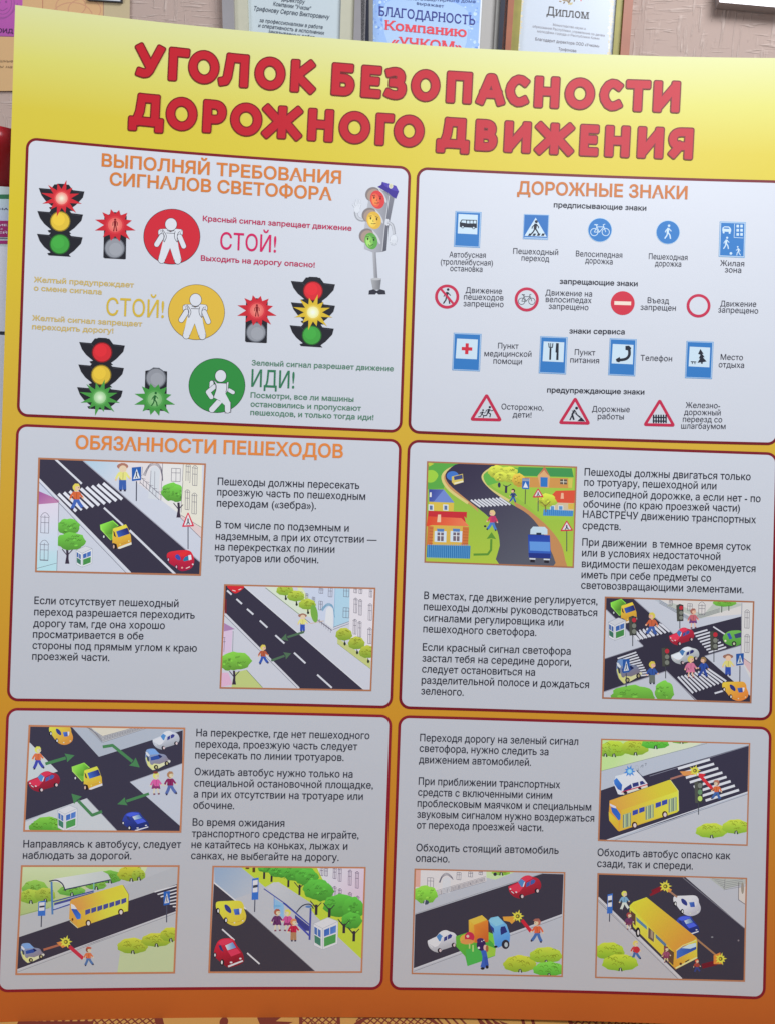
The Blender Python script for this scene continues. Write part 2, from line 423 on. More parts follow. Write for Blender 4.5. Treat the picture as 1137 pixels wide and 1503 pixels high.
# 2: blue certificate
r,q=framed('framed_certificate','blue snowflake thanks certificate with red lettering in a black frame','certificate',530,744,190,.0,-.06,.085,11,DARK,1,MATG,6,'framed certificates on the wall')
a=Art((205,205,205))
qq=q(11,11); tl,tr,br,bl=[np.array(x) for x in qq]
bl2=tuple(bl); tr2=(706-.055*(-179),tr[1]); br2=(706-.055*179,br[1])
MATQ=Art((205,205,205)); MATQ.poly(qq,(165,160,152)); MATQ.build('mat',r,on_wall,.007,PAPER)
a.poly([tl,tr2,br2,bl],(215,222,232)); pin=[tl+np.array((2.2,3)),np.array(tr2)+np.array((-2.2,3)),np.array(br2)+np.array((-2.2,-3)),bl+np.array((2.2,-3))]
a.poly(pin,((140,170,218),(620,-20),(156,184,228),(620,120)))
for k in range(520):
    side=random.random(); yy=random.uniform(-120,92)
    xx=(543+random.betavariate(1,2.4)*70) if side<.5 else (703-random.betavariate(1,2.4)*70)
    xx-=.03*(yy-20); s_=random.uniform(1.2,4.5)*(1.2-abs(xx-622)/180 if k%3 else .6); t0=random.uniform(0,3)
    c_=random.choice([(168,192,230),(146,176,222),(128,158,212),(112,146,204),(186,206,238)])
    n_=random.choice((5,6,7))
    if 545<xx<702: a.poly([(xx+s_*math.cos(t0+i*2*math.pi/n_)*random.uniform(.55,1),yy+s_*math.sin(t0+i*2*math.pi/n_)*random.uniform(.5,1)) for i in range(n_)],c_)
a.poly(sm([(566,4),(620,-6),(680,10),(686,40),(672,80),(600,84),(568,60)]),((160,186,228),(620,0),(172,194,230),(620,80))); a.build('paper',r,on_wall,.008,GLAZED)
lettering('text',[('многоквартирного дома',596,-1,697,3.5),('выражает',611,6,651,10.5)],(70,80,120),4.6,r,(205,205,205),on_wall,.0085,.0,0,GLAZED)
lettering('text',[('БЛАГОДАРНОСТЬ',556,22,696.5,36)],(62,62,128),13.6,r,(205,205,205),on_wall,.0085,.008,0,GLAZED,serif=True)
lettering('text',[('Компанию',564,42.3,684,53.5),('«УЧКОМ»',574,66,678,75)],(222,78,86),13.5,r,(205,205,205),on_wall,.0085,.022,0,GLAZED,serif=True)
# 3: diploma
r,q=framed('framed_certificate','white diploma headed in black type in a brown and gold frame','certificate',741,928,190,-.07,-.075,.06,13,BRN,1,GOLDM,11,'framed certificates on the wall')
a=Art((212,208,206)); a.poly(q(24,24),(194,196,200))
for (x0,x1) in ((764,778),(886,898)):
    for k in range(30):
        yy=-40+k*4.2; a.ell((x0 if x0<800 else x1)-.07*yy+random.uniform(-1,1),yy,random.uniform(1,4),2.2,random.choice([(226,205,172),(222,212,190),(216,196,160)]),n=8)
for k in range(26):
    a.ell(832+random.gauss(0,7),-1+random.gauss(0,3.4),2.2,1.1,random.choice([(120,100,80),(150,125,90),(190,170,120)]),random.uniform(0,3),n=7)
for k in range(18): a.ell(868+random.gauss(0,5),-4+random.gauss(0,2),2.5,1.2,(205,110,110),random.uniform(0,3),n=7)
a.build('paper',r,on_wall,.008,GLAZED)
lettering('text',[('Диплом',801.5,21.3,864,27)],(70,62,58),13,r,(212,208,206),on_wall,.0085,.0,0,GLAZED,serif=True)
lettering('text',[('Министерство науки и',811,37,859,43),('образования Республики, управление по делам',781,39.3,887,53),('молодёжи города и Республики Коми',788,46.5,879,57.5)],(150,140,140),3.6,r,(212,208,206),on_wall,.0085,-.005,0,GLAZED)
lettering('text',[('Благодарит директора ООО «Учком»',785,58.5,879,69),('Трифонова',819,73,845,76)],(120,110,112),4.4,r,(212,208,206),on_wall,.0085,-.002,0,GLAZED)
# 4, 5: two frames of which only the lower corner shows
def bq(o,i): return o,i
o=[(1050,-230),(1290,-218),(1290,24),(1055.5,2.5)]
c=on_wall(o); r=root('framed_certificate','silver picture frame at the top right of the wall, only its bottom edge showing','certificate',tuple((c[2]+c[3])/2),'framed certificates on the wall')
bars(o,[(1064,-220),(1278,-208),(1278,12),(1068,-7.5)],'frame',SILV,r,.022,.0215)
box_from(on_wall([(1064,-220),(1278,-208),(1278,12),(1068,-7.5)],.008),WN,.006,'paper',plain('white_paper',(196,198,204),.6,.3),r)
o=[(128,-160),(178,-158),(178.5,2.6),(127.5,-.6)]
c=on_wall(o,.006); r=root('picture_frame','small white card with a black edge pinned over the beige poster','picture',tuple((c[2]+c[3])/2))
bars(o,[(129.5,-158),(176.7,-156),(177,1.2),(129,-2)],'frame',DARK,r,.009,.0045)
box_from(on_wall([(129.5,-158),(176.7,-156),(177,1.2),(129,-2)],.008),WN,.003,'card',plain('white_card',(215,215,215),.6,.3),r)
# poster on the left
a=Art((200,190,185))
POq=[(-190,-210),(191,-176),(189,66),(20,132),(-190,142)]
a.poly([(-190,-210),(193,-176),(189,130),(-190,136)],((196,146,98),(100,0),(188,142,92),(0,130)))
a.poly([(153,-176),(193,-176),(189,130),(150,130)],(176,150,112)); a.line([(152.5,-170),(151.5,130)],1,(150,98,80)); a.line([(63,-180),(62.5,120)],1,(160,92,70))
for k,(cx_,cy_,rr) in enumerate([(104,8,22),(106,24,30),(124,14,24),(90,-30,30)]):
    a.line([(cx_+rr*math.cos(t),cy_+rr*.7*math.sin(t)) for t in np.linspace(0,2*math.pi,22)],1.6,(184,128,92),rnd=False)
a.poly([(-190,-205),(34.5,-190),(33,6),(20.5,53),(-190,48)],((172,74,138),(0,-10),(156,64,130),(0,50)))
a.line([(-190,48.5),(20.5,53)],1.2,(120,50,90))
for rr in (13,17): a.line([(4+rr*math.cos(t),4+rr*1.25*math.sin(t)) for t in np.linspace(0,2*math.pi,24)],1.3,(138,62,118),rnd=False)
a.line(sm([(-12,24),(4,27),(18,18),(26,4)],False),1.6,(138,62,118)); a.ell(-1,3,1.6,2,(130,58,112)); a.ell(9,2,1.6,2,(130,58,112)); a.line(sm([(-3,12),(4,15),(11,11)],False),1.2,(130,58,112))
c=on_wall([(-190,136),(189,130)])
po=root('poster','beige wall poster with a magenta block and pale line drawings, left of the frames','poster',tuple(c.mean(0)))
a.build('sheet',po,on_wall,.004,PAPER)
lettering('text',[('АНДРОИД',-34,45.5,19,48)],(70,24,66),6.2,po,(200,190,185),on_wall,.0045,.02,0,PAPER)
lettering('text',[('устройства поддержка и сплошные',-110,88,19,91),('параметры на',-45,97,18,99.5)],(120,90,62),4,po,(200,190,185),on_wall,.0045,0,.2,PAPER)

# ================================================================== cabinet, carton and bowl to the left, behind the board
FN=np.array([-.10,-.99,0.]); FN/=np.linalg.norm(FN)
CABP=CAMW+RW[:,2]*1.0+RW[:,0]*-.5
on_front=plane_cast(CABP,FN)
def front_box(p,d,name,mat,parent=None,h=0,label=None): return box_from(on_front(p,h),FN,d,name,mat,parent,label)
def vert(x0,y0,x1,zb=None):
    return None
WHT=plain('white_laminate',(232,233,238),.4,.4); 
A_=on_front([(-150,361),(30,361)]); 
def up_quad(xl,xr,yt,yb):
    """front rectangle with vertical sides: top at pixel row yt, bottom at row yb (rows read at x=6)"""
    t=on_front([(6,yt)])[0]; b_=on_front([(6,yb)])[0]; X=np.array([-FN[1],FN[0],0.]); X=X if X[0]>0 else -X
    xa=on_front([(xl,yt)])[0]; xb=on_front([(xr,yt)])[0]; la=(xa-t)@X; lb=(xb-t)@X
    zt,zb=t[2],b_[2]
    def P(l,z): v=t+X*l; v=v.copy(); v[2]=z; return v
    return [P(la,zt),P(lb,zt),P(lb,zb),P(la,zb)]
Q=up_quad(-330,70,361.5,640)
Q=[Q[0],Q[1],np.array([Q[1][0],Q[1][1],TABLE_Z]),np.array([Q[0][0],Q[0][1],TABLE_Z])]
cb=root('cabinet','white drawer unit with a dark seam, left of the board beneath the printed carton','cabinet',tuple((Q[2]+Q[3])/2-FN*.06))
zs=on_front([(6,489)])[0][2]
up=[Q[0],Q[1],np.array([*Q[1][:2],zs+.0022]),np.array([*Q[0][:2],zs+.0022])]
lo=[np.array([*Q[0][:2],zs-.0022]),np.array([*Q[1][:2],zs-.0022]),Q[2],Q[3]]
box_from([p-FN*.004 for p in Q],FN,.10,'body',plain('cabinet_body',(70,74,84),.5,.3),cb)
box_from(up,FN,.0035,'drawer',WHT,cb); box_from(lo,FN,.0035,'drawer',WHT,cb)
Q2=up_quad(-200,50,273.5,361)
Q2=[Q2[0],Q2[1],np.array([*Q2[1][:2],Q[0][2]]),np.array([*Q2[0][:2],Q[0][2]])]
ct=root('carton','printed carton with green and magenta bands on the white drawer unit','carton',tuple((Q2[2]+Q2[3])/2-FN*.05))
box_from(Q2,FN,.095,'box',plain('carton_board',(205,218,214),.5,.4),ct)
a=Art((205,210,215))
a.poly([(-200,285),(50,285),(50,292),(-200,290)],(40,110,70)); a.poly([(-200,290),(50,292),(50,324),(-200,322)],((176,200,206),(0,292),(178,190,214),(0,322)))
a.poly([(-200,322),(50,324),(50,348),(-200,346)],(150,12,98)); a.poly([(-200,351.5),(50,353),(50,357.5),(-200,357.5)],(156,20,106)); a.line([(-200,348),(50,350)],1,(70,60,90))
a.build('printed_panel',ct,on_front,.0006,PAPER)
lettering('text',[('АКАДЕМИЯ И МЕДИЦИНА',-120,307,12,308)],(60,50,90),3.2,ct,(205,210,215),on_front,.0009,.01,0,PAPER)
lettering('text',[('ПОСОБИЕ ИЗДАНИЕ',-90,331,11,331.5),('с',1,337,4,337),('РОДИТЕЛЕЙ И ДЕТЕЙ',-100,341.5,10.5,342.5)],(235,205,225),3,ct,(205,210,215),on_front,.0009,.015,0,PAPER)
# bowl: a turned red bowl with thickness
BZ=Q2[0][2]; bc=(Q2[0]+Q2[1])/2-FN*.05; bc=on_front([(-47,273)])[0]-FN*.05
top=on_front([(6,187)])[0][2]-BZ
prof=[(0,0),(.040,0),(.052,top*.2),(.064,top*.62),(.070,top*.72),(.072,top),(.068,top),(.064,top*.74),(.055,top*.5),(.04,top*.14),(0,.006)]
n=40; V=[];F=[]
for r_,z_ in prof:
    for k in range(n): V.append((bc[0]+r_*math.cos(2*math.pi*k/n),bc[1]+r_*math.sin(2*math.pi*k/n),BZ+z_))
for i in range(len(prof)-1):
    for k in range(n): F.append([i*n+k,i*n+(k+1)%n,(i+1)*n+(k+1)%n,(i+1)*n+k])
bo=mesh('bowl',V,F,plain('red_glazed_plastic',(172,30,38),.25,.5),None,None,None,True)
bo['label']='glossy dark red bowl standing on the printed carton'; bo['category']='bowl'

# ================================================================== the board
def yfit(pts):
    p=np.array(pts); return np.poly1d(np.polyfit(p[:,0],p[:,1],3))
ROW={'T1':yfit([(50,204),(290,225.8),(330,228),(588,245.2),(620,247.6),(880,258.6),(1137,266.5)]),
'B1':yfit([(37,609.5),(117,613),(294,619.5),(320,622),(575,632.3),(610,635.2),(880,644),(1060,649.5),(1128,651.5)]),
'T2':yfit([(37,624.3),(300,636),(575,646),(608,646.9),(660,649.8),(860,657),(1060,663.5),(1130,665.9)]),
'B2':yfit([(22,1027.2),(80,1027.9),(540,1037.2),(562,1037.6),(596,1039),(640,1040),(1040,1052.7),(1121,1055.5)]),
'T3':yfit([(22,1041.2),(80,1041.8),(540,1050.8),(562,1051),(596,1052),(640,1053.8),(1040,1065.9),(1121,1068.9)]),
'B3':yfit([(0,1454.3),(160,1453.2),(281,1451.3),(500,1450.2),(553,1450.4),(592,1451.8),(640,1451.9),(876,1456.8),(1000,1461.3),(1110,1464.4)]),
'TB':yfit([(22.6,7.3),(120,18),(190,26.4),(300,39.2),(400,47.6),(526.5,59.9),(712,71.5),(915,79.6),(1137,84.8)]),
'BB':yfit([(0,1500.6),(160,1497.4),(500,1493.2),(560,1493.8),(640,1495.5),(956,1502.4)])}
def xfit(pts):
    p=np.array(pts); return np.poly1d(np.polyfit(p[:,1],p[:,0],1))
COLX={'L1':xfit([(38.8,240),(29.3,558),(24,692),(14,990),(11,1056),(9.5,1100),(-1,1400)]),
'R1':xfit([(601,266.3),(596.8,390),(586.8,619.6),(586,662),(585,680),(579.6,860),(574.7,1000),(573,1061.6),(571.7,1100),(562,1380),(560.3,1429)]),
'L2':xfit([(612.3,269.6),(607.4,432),(602.5,597),(601.1,620),(599,662.2),(592.9,860),(588.2,1000),(586.2,1061.6),(585.3,1100),(575.1,1380),(573.6,1435)]),
'R2':xfit([(1135,836.7),(1131.1,1010),(1130.4,1044),(1130,1082.5),(1128.7,1110),(1122.3,1380),(1121.4,1446),(1141,600)]),
'LB':xfit([(22.4,8),(17,170),(7,487),(2.8,628)])}
COLX['RB']=COLX['R2']+17.5
def isect(c,r):
    y=600.
    for _ in range(30): x=COLX[c](y); y=ROW[r](x)
    return np.array([x,y])
bc_=on_board([(560,1494)])[0]
board=root('information_board','large yellow and orange road safety board with six white panels, headed in red letters','board',(float(bc_[0]),float(bc_[1]),TABLE_Z))
# the sheet: front, back and edges
NX,NY=48,60
G=np.zeros((NY+1,NX+1,2))
for j in range(NY+1):
    for i in range(NX+1):
        s_,t_=i/NX,j/NY
        tl,tr,bl,br=[isect(a,b) for a,b in (('LB','TB'),('RB','TB'),('LB','BB'),('RB','BB'))]
        xt=tl[0]+(tr[0]-tl[0])*s_; xb=bl[0]+(br[0]-bl[0])*s_
        T_=np.array([xt,ROW['TB'](xt)]); B_=np.array([xb,ROW['BB'](xb)])
        yl=tl[1]+(bl[1]-tl[1])*t_; yr=tr[1]+(br[1]-tr[1])*t_
        L_=np.array([COLX['LB'](yl),yl]); R_=np.array([COLX['RB'](yr),yr])
        G[j,i]=(1-t_)*T_+t_*B_+(1-s_)*L_+s_*R_-((1-s_)*(1-t_)*tl+s_*(1-t_)*tr+(1-s_)*t_*bl+s_*t_*br)
g=G.reshape(-1,2); NV=len(g)
V=np.concatenate([on_board(g),on_board(g,-.005)])
ix=lambda i,j:j*(NX+1)+i
F=[];K=[]
STOPS=[(0,(.83,.81,.36)),(.05,(.83,.76,.17)),(.10,(.83,.66,.065)),(.2,(.85,.64,.032)),(.4,(.87,.53,.046)),(.68,(.92,.42,.032)),(.85,(.86,.29,.03)),(.97,(.80,.195,.032)),(1,(.73,.17,.03))]
def ramp(t):
    for (a,c),(b_,d) in zip(STOPS[:-1],STOPS[1:]):
        if t<=b_: return (np.array(c)+(np.array(d)-np.array(c))*(t-a)/(b_-a))*.8
    return np.array(STOPS[-1][1])*.8
for j in range(NY):
    for i in range(NX):
        F.append([ix(i,j),ix(i,j+1),ix(i+1,j+1),ix(i+1,j)]); K+=[ramp(j/NY),ramp((j+1)/NY),ramp((j+1)/NY),ramp(j/NY)]
        F.append([NV+ix(i,j),NV+ix(i+1,j),NV+ix(i+1,j+1),NV+ix(i,j+1)]); K+=[(.7,.7,.7)]*4
E_=[ix(i,0) for i in range(NX)]+[ix(NX,j) for j in range(NY)]+[ix(i,NY) for i in range(NX,0,-1)]+[ix(0,j) for j in range(NY,0,-1)]
for a_,b_ in zip(E_,E_[1:]+E_[:1]): F.append([a_,b_,NV+b_,NV+a_]); K+=[(.62,.6,.5)]*4
mesh('sheet',V,F,VINYL,board,np.array(K),None)

# white panels with dark red rounded outlines
RED=(116,20,32)
W1=(196,201,213);W2=(208,213,224);W3=(178,181,193);W4=(190,194,206);W5=(160,161,170);W6=(168,168,177)
def panel(L,R,T,B,W,label,c):
    tl,tr,br,bl=isect(L,T),isect(R,T),isect(R,B),isect(L,B)
    def outline(g):
        r=14-g; pts=[]
        for (p,ax,ay,t0) in ((tl,1,1,180),(tr,-1,1,270),(br,-1,-1,0),(bl,1,-1,90)):
            for k in range(9):
                th=math.radians(t0+k*11.25)
                pts.append((ax*(g+r)+r*math.cos(th),ay*(g+r)+r*math.sin(th),p,ax,ay))
        out=[]
        for i,(dx,dy,p,ax,ay) in enumerate(pts):
            x=p[0]+dx; y=p[1]+dy
            # follow the printed rows and columns rather than the corner's own axes
            X=(ROW[T] if ay>0 else ROW[B]); Cc=(COLX[L] if ax>0 else COLX[R])
            x=Cc(y)+dx; y=X(x)+dy
            out.append((x,y))
            if i%9==8 and (i//9)%2==0:      # long edges follow the bowed row
                q=pts[(i+1)%36]; x2=(COLX[R] if i//9==0 else COLX[L])(q[2][1])+q[0]
                for xx in np.linspace(x,x2,16)[1:-1]: out.append((xx,X(xx)+dy))
        return np.array(out)
    A=Art(W); A.raw(outline(-2.1),RED); A.raw(outline(1.9),W)
    return A.build('panel',board,on_board,.0003,None,label)
P1=panel('L1','R1','T1','B1',W1,'white panel about traffic light signals',0)
P2=panel('L2','R2','T1','B1',W2,'white panel of road signs with captions',0)
P3=panel('L1','R1','T2','B2',W3,'white panel of pedestrian duties with two street pictures',0)
P4=panel('L2','R2','T2','B2',W4,'white panel with a village road picture and a crossroads picture',0)
P5=panel('L1','R1','T3','B3',W5,'white panel with a crossroads picture and two bus stop pictures',0)
P6=panel('L2','R2','T3','B3',W6,'white panel with two bus pictures and a lorry picture',0)

# ------------------------------------------------------------------ title in thick rounded strokes
E8=[(.5+.5*math.cos(t),.5+.5*math.sin(t)) for t in np.linspace(0,2*math.pi,25)]
CC=[(.98,.9),(.8,.98),(.55,1),(.3,.92),(.08,.72),(0,.5),(.08,.28),(.3,.08),(.55,0),(.8,.02),(.98,.08)]
RR=[(0,0),(0,1),(.5,1),(.68,.985),(.83,.935),(.94,.85),(.99,.75),(.99,.64),(.94,.53),(.83,.45),(.68,.405),(.5,.39),(0,.39)]
GL={'У':[[(0,1),(.52,.3)],[(1,1),(.5,.14),(.38,.03),(.22,0),(.05,.03)]],'Г':[[(0,0),(0,1),(1,1)]],'О':[E8],
'Л':[[(0,0),(.13,.03),(.22,.2),(.34,1),(1,1),(1,0)]],'К':[[(0,0),(0,1)],[(.93,1),(.12,.52),(1,0)]],
'Б':[[(.88,1),(0,1),(0,0),(.5,0),(.68,.012),(.84,.06),(.95,.15),(.99,.28),(.95,.41),(.84,.5),(.68,.55),(.5,.56),(0,.56)]],'Е':[[(1,1),(0,1),(0,0),(1,0)],[(0,.53),(.86,.53)]],
'З':[[(.03,.95),(.25,.99),(.45,1),(.64,.985),(.8,.92),(.88,.81),(.87,.7),(.79,.6),(.65,.545),(.5,.53),(.3,.53)],[(.5,.53),(.7,.515),(.86,.46),(.97,.37),(1,.26),(.97,.16),(.86,.06),(.66,.01),(.45,0),(.2,.015),(0,.06)]],
'П':[[(0,0),(0,1),(1,1),(1,0)]],'А':[[(0,0),(.43,1),(.57,1),(1,0)],[(.14,.3),(.86,.3)]],'С':[CC],'Н':[[(0,0),(0,1)],[(1,0),(1,1)],[(0,.53),(1,.53)]],
'Т':[[(0,1),(1,1)],[(.5,1),(.5,0)]],'И':[[(0,1),(0,0)],[(.17,.17),(.83,.83)],[(1,1),(1,0)]],
'Д':[[(0,-.17),(0,.06),(1,.06),(1,-.17)],[(.13,.06),(.25,.45),(.31,1),(.83,1),(.83,.06)]],'Р':[RR],
'Ж':[[(.5,0),(.5,1)],[(0,1),(.4,.52),(0,0)],[(1,1),(.6,.52),(1,0)],[(.4,.52),(.6,.52)]],
'В':[[(0,0),(0,1),(.45,1),(.64,.985),(.8,.93),(.88,.83),(.88,.71),(.8,.6),(.64,.545),(.45,.53),(0,.53)],[(.5,.53),(.7,.515),(.87,.455),(.98,.36),(1,.26),(.97,.15),(.86,.055),(.7,.012),(.5,0),(0,0)]],
'Я':[[(1-x,y) for x,y in RR],[(.45,.39),(.07,.06)]]}
T1L=[('У',197.7,242.7),('Г',246.3,279.7),('О',275.5,323.7),('Л',320,367),('О',372.8,420.5),('К',425.4,464.5),('Б',485.3,522.5),('Е',528.6,561),('З',563,598),('О',601.4,646.7),('П',653.2,693.6),('А',697.5,742),('С',739.6,776.9),('Н',781.9,821.8),('О',826.8,873.7),('С',877.6,914.5),('Т',916,955.5),('И',956.7,999)]
T2L=[('Д',188,242.7),('О',242.5,291.3),('Р',296.6,334.2),('О',337,386.5),('Ж',384.5,444.4),('Н',450.5,491),('О',496.2,544.7),('Г',549.6,579),('О',576.3,623.6),('Д',639,690.4),('В',695.2,731),('И',737.7,780),('Ж',783.8,842.2),('Е',848.7,879.5),('Н',885.6,925.2),('И',933.3,974.8),('Я',978.6,1018.2)]
top1=np.poly1d(np.polyfit([220,445,502,802,978],[64,86,91.8,110.3,117],2)); top2=np.poly1d(np.polyfit([215,266,315,470,665,759,905,998],[136.5,140.7,145.3,158.6,171.4,175.8,182.4,186.2],2))
tc_=on_board([(600,150)])[0]
tt=bpy.data.objects.new('title',None); COL.objects.link(tt); tt.parent=board; tt.location=(tc_-WORLD[board.name]).tolist(); tt.empty_display_size=.02; WORLD['title']=tc_; tt['label']='red title lettering in two lines on the yellow band'
LI=0
def thick(A,pts,w,r,col):
    """a stroke of width w whose square ends and corners are rounded by r"""
    p=np.array(pts,float); n=len(p); closed=np.hypot(*(p[0]-p[-1]))<.5; hw=w/2-r
    d=np.diff(p,axis=0); L=np.hypot(d[:,0],d[:,1]); d=d/L[:,None]
    def big(i): return (not closed) if i in (0,n-1) else d[i-1]@d[i]<.3
    for i in range(n-1):
        e0=w/2-r if big(i) else 0; e1=w/2-r if big(i+1) else 0
        a=p[i]-d[i]*e0; b=p[i+1]+d[i]*e1; q=np.array([-d[i][1],d[i][0]])*hw
        R=np.array([a+q,b+q,b-q,a-q]); A.raw(R,col)
        for c0,c1 in zip(R,np.roll(R,-1,0)):
            e=c1-c0; l=np.hypot(*e); m=np.array([-e[1],e[0]])/max(l,1e-6)*r; A.raw(np.array([c0+m,c1+m,c1-m,c0-m]),col)
            t=np.linspace(0,2*math.pi,12,endpoint=False)+.13; A.raw(c0+r*np.stack([np.cos(t),np.sin(t)],1),col)
    for i in range(n):
        if not big(i) :
            t=np.linspace(0,2*math.pi,20,endpoint=False)+.07; A.raw(p[i]+w/2*np.stack([np.cos(t),np.sin(t)],1),col)
for tp,L in ((top1,T1L),(top2,T2L)):
    for ch,x0,x1 in L:
        A=Art((210,214,222)); LI+=1
        for wdt,rr_,colr in ((14.8,3.4,(120,22,28)),(11.2,2.0,(190,22,38))):
            hh=52.4-2.9*np.clip((x0-190)/500,0,1)
            a=x0+8;b_=x1-8
            for st in GL[ch]:
                pts=[]
                for u_,v_ in st:
                    x=a+(b_-a)*u_; y=tp(x)+8+(hh-16)*(1-v_); x+= .034*(hh/2-(hh*(1-v_)))
                    pts.append((x,y))
                thick(A,pts,wdt,rr_,colr)
        A.build('letter',tt,on_board,.0006+.00008*(LI%2))

# ------------------------------------------------------------------ words
OR=(198,118,58); DK=(34,34,47); B_=.024
lettering('heading',[('ВЫПОЛНЯЙ ТРЕБОВАНИЯ',149.3,243.5,500.5,269.1,309,256.4),('СИГНАЛОВ СВЕТОФОРА',161,271.2,487,293.6,311,281.8)],OR,18.3,P1,W1,bold=B_)
MG=(176,38,84)
lettering('text',[('Красный сигнал запрещает движение',297.9,324,516,338.6)],MG,7.6,P1,W1,bold=.02)
lettering('exclamation',[('СТОЙ!',323.2,365.4,405.4,370.4)],(196,30,92),25,P1,W1,bold=.006)
lettering('text',[('Выходить на дорогу опасно!',295,382.2,462.2,392.4)],MG,7.6,P1,W1,bold=.02)
YL=(196,172,98)
lettering('text',[('Желтый предупреждает',49.8,413.7,196.8,421.9),('о смене сигнала',49.8,426.1,149.3,432.2)],YL,7.6,P1,W1,bold=.02)
lettering('exclamation',[('СТОЙ!',156,462.6,240.6,466.5)],(200,172,62),26,P1,W1,bold=.006)
lettering('text',[('Желтый сигнал запрещает',47.2,470,208.9,479.2),('переходить дорогу!',47.2,482.9,166.7,489)],YL,7.6,P1,W1,bold=.02)
GR=(84,128,108)
lettering('text',[('Зеленый сигнал разрешает движение',369.7,535.9,577.1,544.8)],GR,7.6,P1,W1,bold=.019)
lettering('exclamation',[('ИДИ!',369,567.3,432.2,570.1)],(50,116,84),25.5,P1,W1,bold=.006)
lettering('text',[('Посмотри, все ли машины',368,583.4,519,589.7),('остановились и пропускают',368,596.6,530,603),('пешеходов, и только тогда иди!',367.7,608.9,548.3,616.5)],GR,7.8,P1,W1,bold=.019)

lettering('heading',[('ДОРОЖНЫЕ ЗНАКИ',758,284.3,1008,291.9,914,288.9)],OR,18.5,P2,W2,bold=B_)
for t in (('предписывающие знаки',811.8,304,947.7,309),('запрещающие знаки',820.4,416.3,935,420),('знаки сервиса',834.7,489.2,916,490.6),('предупреждающие знаки',802,575.9,944.8,579)):
    lettering('subheading',[t],DK,7.6,P2,W2,bold=.018)
C2=[[('Автобусная',658.6,377.4,712,378.4),('(троллейбусная)',646,387.8,722.4,389.8),('остановка',659.9,397.6,707.1,399.1)],
[('Пешеходный',752.2,372.3,818.2,374.2),('переход',764.5,382.4,805,383.8)],
[('Велосипедная',844.3,376,912.4,378.4),('дорожка',858,385.8,898.2,388.1)],
[('Пешеходная',951.4,380,1008.1,381.8),('дорожка',960.4,390.3,998.9,391.5)],
[('Жилая',1056.1,390,1091.4,391),('зона',1063,399.6,1087,400.5)],
[('Движение',682.5,429.6,735.7,431.3),('пешеходов',680,439.4,738,440.9),('запрещено',679.3,449.3,738,450.7)],
[('Движение на',799.5,433.3,868,435.2),('велосипедах',800,443.1,867.2,444.8),('запрещено',804.4,453.2,862.6,455.2)],
[('Въезд',949.6,444.6,981,445.6),('запрещен',939.2,454.6,991,456)],
[('Движение',1056.3,449.5,1109,450.2),('запрещено',1053.2,458.5,1111.9,460.2)],
[('Пункт',730,511.3,760,512),('медицинской',709.9,522.7,779,523.6),('помощи',723.2,533.5,765,534.7)],
[('Пункт',842.6,520.7,872.7,521.7),('питания',836,532,878.3,533.3)],
[('Телефон',939.2,529.1,985.5,530.3)],
[('Место',1056.8,527.9,1089.5,528.6),('отдыха',1053.9,538.9,1091.2,540)],
[('Осторожно,',735,600.7,796.6,602.5),('дети!',751.5,612.3,779,613)],
[('Дорожные',868,604.1,923.3,604.9),('работы',876.3,614.9,914.6,615.6)],
[('Железно-',1005.4,598.5,1056,599.3),('дорожный',1003.2,608.8,1056.8,609.7),('переезд со',1001.3,619.2,1059,619.9),('шлагбаумом',998.9,629,1063.9,629.7)]]
for c_ in C2: lettering('caption',c_,(52,52,66),8.4,P2,W2,bold=.003)
lettering('heading',[('ОБЯЗАННОСТИ ПЕШЕХОДОВ',111,658.3,503.3,671.8)],OR,19.5,P3,W3,bold=B_)
def para(P,W,*L): lettering('text',list(L),DK,10.9,P,W,bold=.007)
para(P3,W3,('Пешеходы должны пересекать',319.8,711.7,527.4,717.7),('проезжую часть по пешеходным',319,727,536.1,733.8),('переходам («зебра»).',318.5,743.3,464,747.3))
para(P3,W3,('В том числе по подземным и',317.4,775,511.9,780.3),('надземным, а при их отсутствии —',316.9,791.9,552.8,796.9),('на перекрестках по линии',315.8,807.4,491,811.4),('тротуаров или обочин.',315.3,823.3,467.5,826.7))
para(P3,W3,('Если отсутствует пешеходный',50.6,886.4,262.2,891.1),('переход разрешается переходить',50.3,903,286,908),('дорогу там, где она хорошо',49,919.9,242.1,923.3),('просматривается в обе',48.5,936,210.7,938.6),('стороны под прямым углом к краю',47.9,952.3,289.1,956.6),('проезжей части.',47.4,968.2,160.6,970.3))
para(P4,W4,('Пешеходы должны двигаться только',857,697.8,1100.7,704.8),('по тротуару, пешеходной или',856.5,712.7,1050.5,718.4),('велосипедной дорожке, а если нет - по',855.9,728.9,1115.3,737),('обочине (по краю проезжей части)',855.2,744.5,1085,751),('НАВСТРЕЧУ движению транспортных',854.6,759.7,1108.5,768),('средств.',854.1,776.1,910,778))
para(P4,W4,('При движении  в темное время суток',853.6,800.7,1101.2,807.5),('или в условиях недостаточной',853.3,816.4,1056.3,821.8),('видимости пешеходам рекомендуется',853,832.3,1107.8,839.6),('иметь при себе предметы со',852.5,848.5,1042.7,853.5),('световозвращающими элементами.',852,863.9,1090.3,870.7))
para(P4,W4,('В местах, где движение регулируется,',621.7,879.1,876,887.5),('пешеходы должны руководствоваться',621.2,895.2,875.5,904.4),('сигналами регулировщика или',620.9,911.8,825.8,918.7),('пешеходного светофора.',620.4,927.9,786.2,933.5))
para(P4,W4,('Если красный сигнал светофора',619.6,954.9,836.5,961),('застал тебя на середине дороги,',619.1,971,837.2,977.3),('следует остановиться на',618.6,987,784.2,991.9),('разделительной полосе и дождаться',617.9,1003.4,863.5,1010),('зеленого.',617.3,1019.2,679.6,1021.2))
